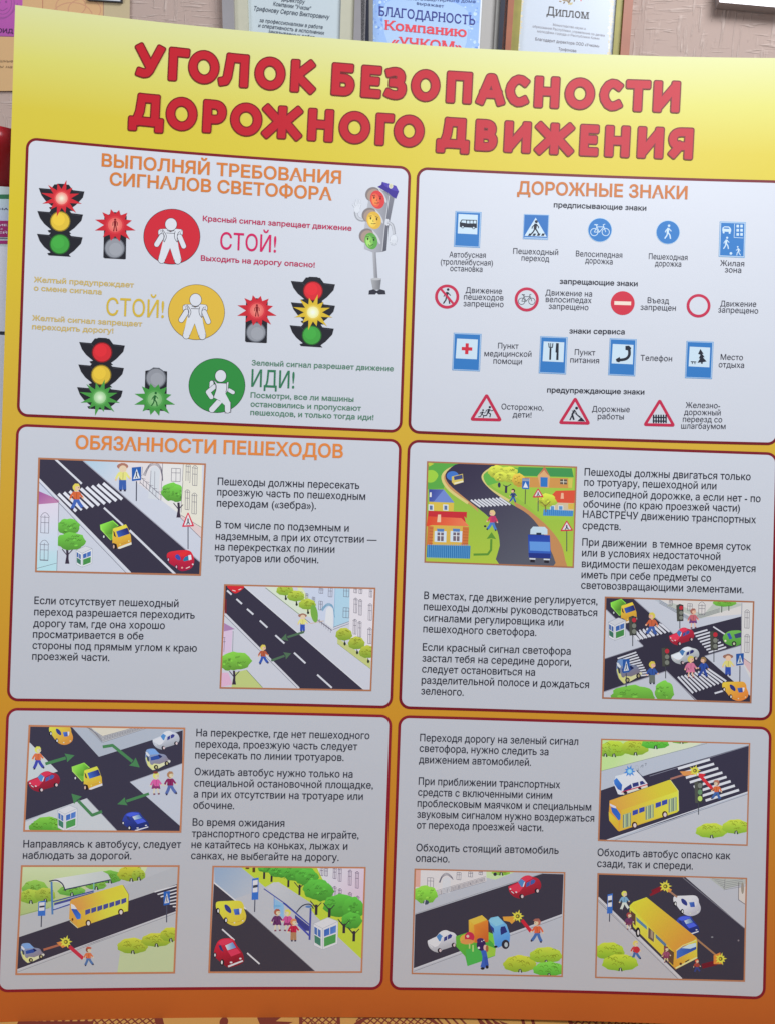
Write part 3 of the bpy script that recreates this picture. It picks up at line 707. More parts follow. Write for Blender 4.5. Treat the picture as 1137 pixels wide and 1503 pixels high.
para(P5,W5,('На перекрестке, где нет пешеходного',288.4,1080.5,542.2,1084.9),('перехода, проезжую часть следует',287.3,1097.2,524.4,1101),('пересекать по линии тротуаров.',286.7,1113.2,504.5,1117))
para(P5,W5,('Ожидать автобус нужно только на',285.9,1137.8,517.6,1141.6),('специальной остановочной площадке,',285.4,1154.4,547.4,1157.7),('а при их отсутствии на тротуаре или',284.5,1170.5,532.6,1174.3),('обочине.',284,1186.9,344,1187.7))
para(P5,W5,('Во время ожидания',282.9,1212,417.6,1213.6),('транспортного средства не играйте,',281.8,1228.6,526.4,1231),('не катайтесь на коньках, лыжах и',281.3,1244.7,510,1247.4),('санках, не выбегайте на дорогу.',280.7,1261,497.2,1263.7))
para(P5,W5,('Направляясь к автобусу, следует',34.4,1243.9,266,1244.6),('наблюдать за дорогой.',33.7,1260.5,193,1261.3))
para(P6,W6,('Переходя дорогу на зеленый сигнал',615.7,1087.9,847.6,1093.6),('светофора, нужно следить за',614.9,1103.4,803.9,1108.6),('движением автомобилей.',614.1,1120,778.3,1124.1))
para(P6,W6,('При приближении транспортных',613.6,1151.8,821,1157),('средств с включенными синим',612.8,1168,809.3,1172.7),('проблесковым маячком и специальным',612,1184.1,866.7,1189.8),('звуковым сигналом нужно воздержаться',611.5,1200.2,871.1,1206.1),('от перехода проезжей части.',611,1216.2,796.4,1220.3))
para(P6,W6,('Обходить стоящий автомобиль',610.2,1249.3,818.9,1253.4),('опасно.',609.4,1264.8,658.8,1266))
para(P6,W6,('Обходить автобус опасно как',876,1256.3,1071,1261.3),('сзади, так и спереди.',875.5,1272.5,1016,1276.3))

# ------------------------------------------------------------------ panel 1: lights and pictograms
BLK=(34,34,42)
def burst(A,x,y,R,r,c0,c1,c2,n=12,rot=.26,lens=None):
    pts=[]
    for i in range(2*n):
        t=rot+math.pi*i/n
        rad=(R*(lens[(i//2)%len(lens)] if lens else 1)) if i%2==0 else r
        pts.append((x+rad*math.sin(t),y-rad*math.cos(t)))
    A.poly(pts,c0)
    for q in (.86,.72,.58,.46,.36,.27,.19,.12):
        k=np.clip((.9-q)/.78,0,1); c=np.array(c1)*(1-k)+np.array(c2)*k if q<.6 else np.array(c0)*(1-(.9-q)/.32)+np.array(c1)*((.9-q)/.32)
        A.ell(x,y,r*q*1.12,r*q*1.12,tuple(c),n=20)
REDL=(206,38,48);YEL=(214,182,52);GRN=(62,156,62);GREY=(142,146,156)
LENS=[1,.8,.95,1.1,1.08,.78,1.0,.8,1.05,1.12,1,.82]
def headlight(A,x,y,kind):
    c=[(x-127,y-58),(x-60,y-52),(x-40,y-78),(x+40,y-76),(x+62,y-46),(x+127,y-38),(x+118,y-4),(x+80,y+36),(x+50,y+58),(x+62,y+70),(x-62,y+62),(x-70,y+50),(x-50,y+46),(x-88,y+14),(x-112,y-18)]
    A.poly(c,BLK); A.ell(x-2,y,66,66,BLK); A.line([(x-112,y-52),(x-62,y-46),(x-42,y-30)],2.5,(62,62,72)); A.line([(x+110,y-33),(x+66,y-38)],2.5,(62,62,72))
def lights(A,pts,lit):
    xs=[p[0] for p in pts]
    A.poly([(pts[0][0]-44,pts[0][1]-70),(pts[0][0]-20,pts[0][1]-82),(pts[0][0]+24,pts[0][1]-80),(pts[0][0]+48,pts[0][1]-66),(pts[2][0]+52,pts[2][1]+62),(pts[2][0]-54,pts[2][1]+56)],BLK)
    for x,y in pts: headlight(A,x,y,0)
    for i,(x,y) in enumerate(pts):
        if i==lit: continue
        c=[REDL,YEL,GRN][i]; A.ell(x,y,57,57,tuple(np.array(c)*.62)); A.ell(x,y,51,51,c); A.ell(x-8,y-10,34,34,tuple(np.minimum(np.array(c)*1.06,255)))
    x,y=pts[lit]; col=[((196,36,48),(226,96,92),(250,222,200)),((206,176,40),(226,206,110),(252,246,224)),((70,150,66),(120,186,112),(214,234,206))][lit]
    burst(A,x,y,106,52,*col,lens=LENS)
MAN=[(0,-38)]
def standman(A,x,y,s,c):
    A.ell(x,y-30*s,6*s,6*s,c); A.line([(x-8*s,y-20*s),(x+8*s,y-20*s)],7*s,c); A.line([(x,y-20*s),(x,y+2*s)],13*s,c)
    A.line([(x-11*s,y-18*s),(x-13*s,y+2*s)],4*s,c); A.line([(x+11*s,y-18*s),(x+13*s,y+2*s)],4*s,c)
    A.line([(x-3*s,y),(x-8*s,y+32*s)],6*s,c); A.line([(x+3*s,y),(x+8*s,y+32*s)],6*s,c)
def walkman(A,x,y,s,c,f=1):
    X=lambda a:x+f*a*s
    A.ell(X(5),y-31*s,6*s,6*s,c); A.line([(X(2),y-20*s),(X(-2),y+2*s)],11*s,c)
    A.line([(X(2),y-20*s),(X(13),y-8*s),(X(16),y-4*s)],4.2*s,c); A.line([(X(1),y-20*s),(X(-10),y-8*s),(X(-14),y+1*s)],4.2*s,c)
    A.line([(X(-1),y),(X(9),y+14*s),(X(12),y+32*s)],6*s,c); A.line([(X(-2),y),(X(-5),y+15*s),(X(-16),y+31*s)],6*s,c)
def pedlight(A,x0,y0,x1,y1,lit,grey,red):
    A.poly([(x0,y0+14),(x0+26,y0+10),(x0+44,y0-4),(x0+78,y0-2),(x0+94,y0+14),(x1,y0+18),(x1-5,y1),(x0-6,y1-8)],BLK)
    A.poly([(x0-6,y1-22),(x1-5,y1-14),(x1-9,y1+2),(x0,y1-4)],BLK)
    A.ell(grey[0],grey[1],58,58,(92,96,106)); A.ell(grey[0],grey[1],52,52,(140,144,154)); A.ell(grey[0]+6,grey[1]+6,36,36,(152,156,166))
    L=[.9,1,1.0,1.22,1.2,1,.95,1,1.22,1.2,1.05,.95]
    burst(A,lit[0],lit[1],96,62,*(((192,34,48),(214,70,74),(232,140,124)) if red else ((64,146,64),(96,168,92),(150,196,140))),lens=L)
    if red: standman(A,lit[0],lit[1]+2,1.05,(120,20,30))
    else: walkman(A,lit[0],lit[1]+2,1.15,(30,96,44))
A=Art(W1,30,200,3.79); lights(A,[(230,345),(222,473),(220,600)],0); A.build('traffic_light',P1,label='traffic light with its red lamp lit')
A=Art(W1,30,200,3.79); pedlight(A,468,425,592,682,(528,493),(525,622),True); A.build('pedestrian_light',P1,label='pedestrian light with red man, beside the red circle')
A=Art(W1,30,390,3.79); lights(A,[(455,482),(450,607),(443,733)],2); A.build('traffic_light',P1,label='traffic light with its green lamp lit')
A=Art(W1,30,390,3.79); pedlight(A,696,570,817,806,(748,742),(755,625),False); A.build('pedestrian_light',P1,label='pedestrian light with green walking man')
A=Art(W1,320,390,3.92); lights(A,[(547,145),(547,268),(540,400)],1); A.build('traffic_light',P1,label='traffic light with its yellow lamp lit')
A=Art(W1,320,390,3.92); pedlight(A,163,190,287,443,(225,257),(220,383),True); A.build('pedestrian_light',P1,label='pedestrian light with red man, beside the yellow circle')
WHF=(206,210,220); INK=(30,24,42)
def blob(A,pts,c=WHF,w=11,smooth=False):
    P=sm(pts) if smooth else pts
    A.line(P,w,INK,closed=True,rnd=True); A.poly(P,c)
def limb(A,pts,w):
    A.line(pts,w+11,INK,rnd=2); A.line(pts,w-1,WHF,rnd=2)
def child(A):
    limb(A,[(405,600),(405,560)],66); limb(A,[(745,600),(745,565)],66)
    limb(A,[(430,640),(345,780)],88); limb(A,[(720,640),(795,810)],84)
    limb(A,[(510,760),(425,1040)],106); limb(A,[(640,760),(695,1055)],108)
    blob(A,[(400,525),(500,520),(575,565),(665,520),(760,530),(720,640),(690,745),(760,1050),(640,1060),(568,835),(480,1050),(370,1030),(455,745),(440,620)],w=10)
    A.poly([(460,740),(690,745),(745,1040),(645,1050),(568,838),(472,1045),(375,1030)],WHF)
    limb(A,[(425,1035),(428,1042)],106); limb(A,[(695,1050),(696,1054)],106); A.poly([(455,700),(690,700),(740,1030),(648,1040),(568,838),(478,1035),(378,1020)],WHF)
    limb(A,[(430,645),(345,780)],84); limb(A,[(728,650),(795,810)],80)
    A.line(sm([(440,530),(490,600),(505,660),(468,745)],False),9,INK); A.line(sm([(430,540),(462,620),(462,735)],False),9,INK)
    A.line(sm([(655,560),(640,620),(650,690),(688,745)],False),9,INK); A.line(sm([(730,560),(690,620),(688,740)],False),9,INK)
    A.line([(505,590),(650,596)],9,INK); A.line([(515,545),(575,570),(640,545)],9,INK)
    A.ell(583,445,104,110,INK); A.ell(583,445,96,102,WHF)
A=Art(W1,200,290,11.37); A.ell(597,650,474,464,INK,n=48); A.ell(597,650,466,456,(196,36,52),n=48); child(A); A.build('pictogram',P1,label='red disc with a white standing child')
A=Art(W1,200,290,11.37); sx=(157/158); 
A.T=(1/11.37,1/11.37,200+288.6-252.5,290+458.1-347.2); A.ell(597,650,474,464,(110,90,40),n=48); A.ell(597,650,466,456,(212,176,58),n=48); child(A); A.build('pictogram',P1,label='yellow disc with a white standing child')
A=Art(W1,265,515,10.336); A.ell(555,525,430,415,(40,80,52),n=48); A.ell(555,525,422,407,(46,136,62),n=48)
limb(A,[(470,560),(475,480)],60); limb(A,[(520,540),(420,625),(470,700)],66)
limb(A,[(590,770),(480,890)],86); limb(A,[(740,595),(800,630)],56)
blob(A,[(500,440),(560,490),(690,490),(730,470),(720,600),(680,650),(690,710),(765,780),(765,930),(680,940),(670,790),(590,750),(505,705),(545,600),(530,500)],w=11)
limb(A,[(718,800),(718,900)],84); A.poly([(520,690),(680,640),(760,790),(680,830),(590,745)],WHF)
A.line(sm([(505,450),(545,530),(535,610),(505,700)],False),9,INK); A.line(sm([(700,480),(705,560),(690,630)],False),9,INK); A.line([(550,487),(700,492)],8,INK)
A.ell(612,380,90,98,INK); A.ell(612,380,82,90,WHF); A.build('pictogram',P1,label='green disc with a white running child')
# the cartoon traffic light
A=Art(W1,505,255,7.91); SG=(150,152,162)
A.poly([(330,905),(368,905),(388,1225),(348,1225)],((176,178,186),(330,1000),(120,122,132),(385,1000)))
A.poly([(310,1220),(430,1215),(415,1345),(335,1345)],((160,162,168),(320,1250),(112,114,122),(425,1250))); A.ell(370,1222,60,14,(176,178,184))
A.poly([(285,1400),(290,1355),(340,1340),(380,1360),(420,1340),(475,1355),(482,1398),(400,1400),(378,1380),(360,1400)],(44,44,56))
A.line(sm([(250,530),(190,530),(150,500),(135,440)],False),40,(150,154,164)); A.line(sm([(250,526),(190,526),(153,496),(140,440)],False),22,(186,190,200))
for p in (((150,420),(105,355)),((150,410),(130,320)),((160,410),(150,300)),((165,415),(180,310)),((165,430),(190,350))): A.line(p,20,(168,174,186),rnd=2); A.line(p,15,(206,211,221),rnd=2)
A.ell(150,415,34,40,(204,209,219))
A.poly([(400,180),(520,215),(580,285),(510,640),(490,890),(440,905),(430,600)],((120,122,134),(480,300),(84,86,98),(470,900)))
A.poly([(300,210),(420,175),(520,255),(470,600),(440,905),(340,912),(235,870),(235,640),(270,380)],((172,174,184),(260,500),(140,142,152),(480,500)))
A.line([(522,255),(470,600),(441,900)],7,(196,198,206))
for (x,y,c0,c1,rx,ry) in ((385,300,(206,60,60),(236,130,70),82,108),(345,540,(210,170,60),(240,206,90),84,104),(312,780,(90,160,70),(160,214,110),74,98)):
    A.ell(x-52,y-62,88,84,(128,120,122),-.5); A.ell(x-40,y-48,78,76,(160,140,130),-.5)
    A.poly(sm([(x+10,y-130),(x+70,y-70),(x+108,y+10),(x+98,y+36),(x+58,y-30)]),(190,192,200))
    A.ell(x,y,rx,ry,c0,-.25); A.ell(x-22,y+6,rx*.6,ry*.74,tuple((np.array(c0)+np.array(c1))/2),-.2); A.ell(x-30,y+14,rx*.36,ry*.46,c1,-.2)
    dk=tuple(np.array(c0)*.38)
    A.ell(x-36,y-24,9,15,dk); A.ell(x+34,y-14,9,15,dk); A.line([(x-58,y-48),(x-22,y-52)],7,dk); A.line([(x+18,y-44),(x+50,y-32)],7,dk); A.line([(x-6,y-8),(x-12,y+12),(x+2,y+14)],5,dk)
    A.line(sm([(x-32,y+38),(x-8,y+(60 if y>700 else 40)),(x+24,y+36)],False),7,dk)
A.ell(498,562,26,40,(198,202,212)); A.line(sm([(505,560),(560,600),(580,700)],False),32,(150,154,164)); A.line(sm([(503,556),(556,600),(574,700)],False),18,(186,190,200))
A.ell(572,760,44,54,(170,176,188)); A.ell(572,758,39,49,(206,211,221))
for k in range(4): A.line([(548+k*16,770),(545+k*17,828-abs(k-1.5)*8)],13,(176,182,194),rnd=2); A.line([(548+k*16,770),(545+k*17,826-abs(k-1.5)*8)],9,(206,211,221),rnd=2)
A.line([(545,750),(535,790)],14,(206,211,221),rnd=2)
A.poly([(388,150),(430,128),(440,92),(520,115),(600,140),(632,205),(612,255),(600,288),(560,268),(500,215),(440,180)],(58,44,140)); A.poly([(440,92),(520,115),(600,140),(632,205),(560,190),(470,140)],(76,62,166)); A.ell(540,142,26,30,(206,206,186)); A.ell(540,142,17,20,(190,190,160))
A.build('cartoon_traffic_light',P1,label='cartoon traffic light with faces and a blue peaked cap')

# ------------------------------------------------------------------ panel 2: road signs
BLU=(44,120,194); SW=(200,222,238); SBK=(32,36,50); SR=(196,34,74)
def sq(A,q,c,w,c2): A.poly(q,c2); 
def servicesign(A,x0,y0,x1,y1,sk,hw):
    A.poly([(x0,y0),(x1,y0+sk),(x1-10,y1+sk),(x0-10,y1)],(112,164,216)); A.poly([(x0+4,y0+4),(x1-5,y0+sk+4),(x1-14,y1+sk-5),(x0-5,y1-5)],(196,216,234)); A.poly([(x0+6,y0+7),(x1-8,y0+sk+6),(x1-17,y1+sk-7),(x0-3,y1-7)],BLU)
A=Art(W2,600,240,4.06); servicesign(A,275,282,430,495,7,0); A.poly([(293,300),(408,306),(404,422),(288,416)],SW)
A.poly([(300,352),(312,333),(402,336),(402,384),(300,378)],SBK); A.poly([(308,350),(316,338),(338,339),(337,355)],SW)
for k in range(3): A.poly([(343+k*20,340),(358+k*20,340),(358+k*20,357),(342+k*20,356)],SW)
A.ell(318,377,9,9,SBK); A.ell(383,382,9,9,SBK); A.ell(318,377,5,5,SW); A.ell(383,382,5,5,SW); A.build('road_sign',P2,label='blue bus stop sign')
A=Art(W2,600,240,4.06); A.poly([(682,300),(833,305),(826,455),(675,450)],(150,186,224)); A.poly([(686,305),(828,309),(822,450),(680,445)],(42,112,188)); A.poly([(752,322),(818,436),(686,430)],SW)
A.line([(684,440),(822,446)],6,(170,200,230)); A.ell(756,346,9,9,SBK); A.line([(753,358),(748,390)],17,SBK); A.line([(748,362),(732,378),(730,388)],6,SBK); A.line([(757,362),(770,378),(768,386)],6,SBK); A.line([(751,388),(762,404),(772,424)],8,SBK); A.line([(748,388),(738,406),(722,424)],8,SBK)
for k in range(4): A.poly([(706+k*26,430),(714+k*26,416),(730+k*26,417),(722+k*26,431)],SBK)
A.build('road_sign',P2,label='blue square sign with a pedestrian in a white triangle')
def bike(A,x,y,s,c):
    for dx in (-33,33):
        A.line([(x+dx*s+21*s*math.cos(t),y+12*s+21*s*math.sin(t)) for t in np.linspace(0,2*math.pi,20)],4*s,c,rnd=False)
    A.line([(x-33*s,y+12*s),(x-18*s,y-18*s),(x+22*s,y-18*s),(x-4*s,y+12*s),(x-18*s,y-18*s)],4*s,c); A.line([(x-33*s,y+12*s),(x-4*s,y+12*s)],4*s,c); A.line([(x+33*s,y+12*s),(x+18*s,y-30*s),(x+30*s,y-34*s)],4*s,c); A.line([(x-18*s,y-18*s),(x-22*s,y-30*s)],4*s,c); A.line([(x-32*s,y-31*s),(x-12*s,y-29*s)],6*s,c)
A=Art(W2,860,240,4.105); A.ell(81,400,73,73,(170,206,236),n=32); A.ell(81,400,70,70,BLU,n=32); bike(A,81,400,1.05,SW); A.build('road_sign',P2,label='blue disc sign with a white bicycle')
A=Art(W2,860,240,4.105); A.ell(491,414,72,72,(170,206,236),n=32); A.ell(491,414,69,69,BLU,n=32); walkman(A,491,413,1.25,SW); A.build('road_sign',P2,label='blue disc sign with a white walking man')
A=Art(W2,860,240,4.105); A.poly([(803,348),(960,353),(953,568),(796,561)],(120,170,216)); A.poly([(807,352),(956,357),(949,563),(800,557)],(190,212,232)); A.poly([(811,356),(952,361),(946,559),(804,553)],BLU)
A.poly([(820,385),(832,378),(858,379),(868,388),(872,400),(870,412),(818,409),(818,396)],SW); A.ell(826,415,6,6,SW); A.ell(862,417,6,6,SW); A.poly([(830,384),(856,385),(862,394),(825,392)],BLU)
for i in range(2):
    for j in range(3): A.poly([(904+i*23,368+j*25),(919+i*23,369+j*25),(918+i*23,385+j*25),(903+i*23,384+j*25)],SW)
A.line([(892,362),(889,445),(945,448)],3,SW); walkman(A,842,480,1.08,SW); walkman(A,915,527,.82,SW,-1); A.ell(870,541,8,8,SW); A.build('road_sign',P2,label='blue residential zone sign with car, house and walkers')
A=Art(W2,600,400,4.06); A.ell(225,143,72,72,SR,n=36); A.ell(225,143,55,55,(204,212,222),n=32); walkman(A,224,143,1.35,SBK,1); A.line([(186,95),(266,190)],14,SR); A.build('road_sign',P2,label='red ring sign with a crossed out pedestrian')
A=Art(W2,600,400,4.06); A.ell(699,160,72,72,SR,n=36); A.ell(699,160,55,55,(204,212,222),n=32); bike(A,699,160,.92,SBK); A.build('road_sign',P2,label='red ring sign with a black bicycle')
A=Art(W2,860,400,4.105); A.ell(218,184,72,72,(206,38,62),n=36); A.poly([(168,172),(269,175),(268,197),(167,194)],(236,220,204)); A.build('road_sign',P2,label='solid red sign with a white bar')
A=Art(W2,860,400,4.105); A.ell(675,200,72,71,SR,n=36); A.ell(675,200,55,54,W2,n=32); A.build('road_sign',P2,label='empty red ring sign')
A=Art(W2,600,400,4.06); servicesign(A,265,358,430,582,7,0); A.poly([(284,393),(408,399),(402,517),(276,511)],SW); A.poly([(335,421),(354,422),(353,445),(375,446),(374,466),(352,465),(351,487),(331,486),(332,464),(311,463),(312,443),(334,444)],(206,34,60)); A.build('road_sign',P2,label='blue sign with a red cross')
A=Art(W2,600,400,4.06); servicesign(A,780,378,943,600,7,0); A.poly([(800,410),(923,416),(918,534),(793,528)],SW); A.line([(841,450),(838,520)],11,SBK); A.line([(830,420),(832,445),(852,446),(855,421)],6,SBK); A.line([(842,420),(841,450)],5,SBK); A.poly([(874,420),(890,421),(888,522),(874,521),(876,478),(870,474)],SBK); A.build('road_sign',P2,label='blue sign with fork and knife')
A=Art(W2,860,400,4.105); servicesign(A,140,395,303,618,7,0); A.poly([(158,430),(283,436),(279,553),(151,547)],SW); A.line(sm([(256,456),(258,495),(238,520),(195,528)],False),17,SBK); A.poly([(234,442),(256,440),(270,455),(262,472),(234,466)],SBK); A.poly([(176,522),(200,508),(206,530),(196,542),(180,536)],SBK); A.build('road_sign',P2,label='blue sign with a telephone receiver')
A=Art(W2,860,400,4.105); servicesign(A,603,411,766,636,6,0); A.poly([(622,446),(745,452),(740,571),(615,565)],SW); A.poly([(686,460),(706,490),(697,490),(712,510),(702,511),(724,536),(700,540),(700,550),(690,550),(690,541),(668,544),(684,518),(676,517),(686,496),(672,490)],SBK); A.poly([(628,534),(662,536),(662,541),(655,541),(656,552),(651,552),(650,541),(640,541),(640,551),(635,551),(635,540),(628,540)],SBK); A.build('road_sign',P2,label='blue sign with fir tree and bench')
def warn(A,ax,ay,bx,by,cx,cy):
    A.line([(ax,ay),(bx,by),(cx,cy)],22,SR,closed=True,rnd=2); A.poly([(ax,ay),(bx,by),(cx,cy)],(206,212,222)); A.line([(ax,ay),(bx,by),(cx,cy)],13,SR,closed=True,rnd=2)
def runner(A,x,y,s,c):
    P=lambda a,b:(x+a*s,y+b*s)
    A.ell(*P(8,-30),6.5*s,6.5*s,c); A.line([P(6,-20),P(-2,0)],11*s,c); A.line([P(6,-19),P(18,-10),P(26,-14)],4.5*s,c); A.line([P(4,-19),P(-10,-14),P(-14,-4)],4.5*s,c)
    A.line([P(-1,0),P(12,6),P(8,24)],6*s,c); A.line([P(-3,0),P(-10,14),P(-26,16)],6*s,c)
A=Art(W2,600,400,4.06); warn(A,460,736,537,876,376,872); runner(A,432,846,.86,SBK); runner(A,470,836,1.12,SBK); A.build('road_sign',P2,label='red triangle sign with running children')
A=Art(W2,600,400,4.06); warn(A,988,757,1064,896,904,892); A.ell(996,808,9,9,SBK); A.line([(985,818),(970,846),(980,878)],11,SBK); A.line([(972,846),(956,880)],8,SBK); A.line([(985,820),(1000,848),(1020,862)],6,SBK); A.line([(968,822),(1024,872)],4,SBK); A.poly([(1000,886),(1024,862),(1048,888)],SBK); A.build('road_sign',P2,label='red triangle sign with a digging worker')
A=Art(W2,860,400,4.105); warn(A,441,777,520,918,357,914)
for k in range(6): A.line([(404+k*15,856),(404+k*15,908)],9,SBK)
A.line([(398,872),(484,874)],8,SBK); A.line([(398,894),(484,896)],8,SBK); A.build('road_sign',P2,label='red triangle sign with a barrier fence')

# ================================================================== the ten street pictures (authored in enlargements of the photograph)
ROAD=(52,48,66); KERB=(196,198,210); LN=(96,92,108)
FRC=(164,108,78)
def person(A,x,y,h,hair=(206,190,80),shirt=(200,90,50),pants=(60,70,140),pose='walk',f=1,skirt=False,skin=(222,176,150),cap=False):
    s=h/100.; X=lambda a:x+f*a*s; Y=lambda b:y+b*s
    if skirt:
        A.poly([(X(-13),Y(42)),(X(13),Y(42)),(X(20),Y(72)),(X(-20),Y(72))],pants); A.line([(X(-7),Y(70)),(X(-10),Y(92))],6*s,skin); A.line([(X(7),Y(70)),(X(11),Y(90))],6*s,skin); A.line([(X(-12),Y(96)),(X(-3),Y(95))],7*s,(110,60,80)); A.line([(X(8),Y(95)),(X(17),Y(93))],7*s,(110,60,80))
    elif pose=='walk':
        A.line([(X(-2),Y(58)),(X(-8),Y(78)),(X(-17),Y(97))],13*s,pants); A.line([(X(3),Y(58)),(X(12),Y(76)),(X(24),Y(92))],13*s,pants); A.line([(X(-19),Y(98)),(X(-12),Y(98))],8*s,(50,46,70)); A.line([(X(22),Y(95)),(X(29),Y(91))],8*s,(50,46,70))
    else:
        A.line([(X(-6),Y(58)),(X(-7),Y(95))],13*s,pants); A.line([(X(6),Y(58)),(X(7),Y(95))],13*s,pants); A.line([(X(-11),Y(97)),(X(-3),Y(97))],7*s,(50,46,70)); A.line([(X(4),Y(97)),(X(12),Y(97))],7*s,(50,46,70))
    A.line([(X(-11),Y(34)),(X(-19),Y(46)),(X(-23),Y(56))],8*s,shirt); A.ell(X(-24),Y(59),4*s,4*s,skin)
    A.line([(X(11),Y(34)),(X(18),Y(45)),(X(24),Y(52))],8*s,shirt); A.ell(X(26),Y(54),4*s,4*s,skin)
    A.poly([(X(-12),Y(30)),(X(12),Y(30)),(X(14),Y(60)),(X(-13),Y(60))],shirt); d=tuple(np.array(shirt)*.72); A.poly([(X(-12),Y(50)),(X(-4),Y(60)),(X(-13),Y(60))],d); A.line([(X(2),Y(33)),(X(1),Y(58))],2*s,d)
    A.line([(X(0),Y(24)),(X(0),Y(31))],8*s,skin)
    A.ell(X(0),Y(14),14*s,14*s,hair); A.ell(X(5),Y(17),9.5*s,9.5*s,skin)
    A.poly([(X(-13),Y(10)),(X(-5),Y(-1)),(X(9),Y(0)),(X(14),Y(9)),(X(2),Y(10))],hair)
    A.ell(X(9),Y(15),1.6*s,1.8*s,(60,40,50),n=7)
    if cap: A.poly([(X(-14),Y(6)),(X(-6),Y(-3)),(X(10),Y(-2)),(X(20),Y(6)),(X(4),Y(8))],cap)
def tree(A,x,y,crowns,base,c=(94,164,60)):
    """trunk from the crown's underside down to base, then lobed crowns with lighter and darker strokes"""
    A.line([(x,base),(x+2,base-60),(x-1,base-95)],15,(54,44,62)); A.poly([(x-14,base),(x+14,base),(x+7,base-40),(x-7,base-40)],(54,44,62))
    A.line([(x,base-52),(x-32,base-92)],6,(54,44,62)); A.line([(x,base-52),(x+36,base-92)],6,(54,44,62))
    for cx,cy,rx,ry in crowns: crown(A,cx,cy,rx,ry,c)
def crown(A,cx,cy,rx,ry,c):
    d=tuple(np.array(c)*.8); l=tuple(np.minimum(np.array(c)*1.18,255))
    t=np.linspace(0,2*math.pi,26,endpoint=False); rr=1+.05*np.sin(t*7+cx)+.03*np.sin(t*11+cy)
    A.poly(np.stack([cx+rx*rr*np.cos(t),cy+ry*rr*np.sin(t)],1),(l,(cx,cy-ry),d,(cx,cy+ry*1.2)))
    for k in range(7):
        a=random.uniform(-.7,.6)*rx; b=random.uniform(-.6,.6)*ry; w_=rx*.16
        A.line([(cx+a-w_,cy+b+6),(cx+a-w_*.3,cy+b-4),(cx+a+w_*.2,cy+b+5),(cx+a+w_*.8,cy+b-5)],3.4,tuple(np.array(c)*(.66 if k%2 else .8)))
    for k in range(5):
        a=random.uniform(-.6,.5)*rx; b=random.uniform(-.5,.5)*ry; A.ell(cx+a,cy+b,rx*.13,ry*.1,l if k%2 else tuple(np.array(c)*.92),random.uniform(-.5,.5),n=9)
def bush(A,cx,cy,rx,ry,c=(168,178,50),stem=True):
    d=tuple(np.array(c)*np.array([.62,.82,.7])); l=tuple(np.minimum(np.array(c)*1.12,255))
    rx*=1.14; t=np.linspace(0,2*math.pi,30,endpoint=False); rr=1+.04*np.sin(t*9+cx)
    P=np.stack([cx+rx*rr*np.cos(t),cy+ry*rr*np.sin(t)*np.where(np.sin(t)>0,.68,1)],1)
    A.poly(P,(l,(cx,cy-ry),d,(cx,cy+ry)))
    for k in range(12):
        a=random.uniform(-.75,.6)*rx; b=random.uniform(-.75,.2)*ry; L=rx*.2
        A.line([(cx+a,cy+b),(cx+a+L*.5,cy+b-L*.35),(cx+a+L,cy+b-L*.2),(cx+a+L*1.2,cy+b+L*.25)],3.2,tuple(np.array(c)*np.array([.7,.72,.5])))
    if stem:
        y=cy+ry*.7
        A.line([(cx-8,y),(cx-3,y-22)],7,(48,44,58)); A.line([(cx+14,y+2),(cx+4,y-24)],8,(48,44,58)); A.line([(cx+2,y),(cx+3,y-18)],4,(206,208,206))
def kiosk(A,x,y,s=1.0):
    X=lambda a,b:(x+a*s,y+b*s)
    A.poly([X(0,14),X(60,-12),X(102,4),X(38,34)],(196,198,208)); A.poly([X(0,14),X(38,34),X(38,122),X(2,104)],(210,212,220)); A.poly([X(38,34),X(102,4),X(100,98),X(38,122)],(206,208,216))
    A.poly([X(4,26),X(30,42),X(30,72),X(4,56)],(64,96,158)); A.poly([X(4,60),X(30,76),X(30,108),X(5,92)],(58,110,92)); A.poly([X(44,40),X(94,20),X(93,50),X(44,68)],((44,84,160),X(44,40),(84,120,186),X(94,60))); A.poly([X(44,73),X(93,56),X(92,92),X(44,110)],(66,134,70))
    for e in ([X(0,14),X(60,-12),X(102,4),X(38,34),X(0,14)],[X(0,14),X(2,104),X(38,122),X(100,98),X(102,4)],[X(38,34),X(38,122)]): A.line(e,2.6,(140,146,162))
    A.line([X(68,30),X(68,58)],3*s,(206,208,216)); A.line([X(17,34),X(17,64)],3*s,(206,208,216))
def crosssign(A,x,y,w,h,base,lean=0):
    A.line([(x+w*.5,y+h),(x+w*.48,base)],7,(64,66,84))
    A.poly([(x,y+h*.06),(x+w,y),(x+w*.98,y+h*.92),(x+w*.02,y+h)],(34,84,160)); A.poly([(x+w*.52,y+h*.14),(x+w*.88,y+h*.8),(x+w*.14,y+h*.86)],(204,212,224))
    A.line([(x+w*.52,y+h*.34),(x+w*.5,y+h*.6)],w*.12,(40,48,66)); A.line([(x+w*.5,y+h*.58),(x+w*.36,y+h*.8)],w*.08,(40,48,66)); A.line([(x+w*.5,y+h*.58),(x+w*.66,y+h*.78)],w*.08,(40,48,66))
def trisign(A,x,y,w,h,base):
    A.line([(x,y+h),(x,base)],6,(64,66,84)); A.line([(x,y),(x-w/2,y+h),(x+w/2,y+h*.95)],9,(196,44,72),closed=True,rnd=2); A.poly([(x,y+6),(x-w/2+8,y+h-6),(x+w/2-8,y+h-9)],(208,206,214))
    A.line([(x,y+h*.4),(x,y+h*.66)],w*.12,(40,44,60)); A.line([(x,y+h*.64),(x-w*.14,y+h*.88)],w*.09,(40,44,60)); A.line([(x,y+h*.64),(x+w*.16,y+h*.86)],w*.09,(40,44,60))
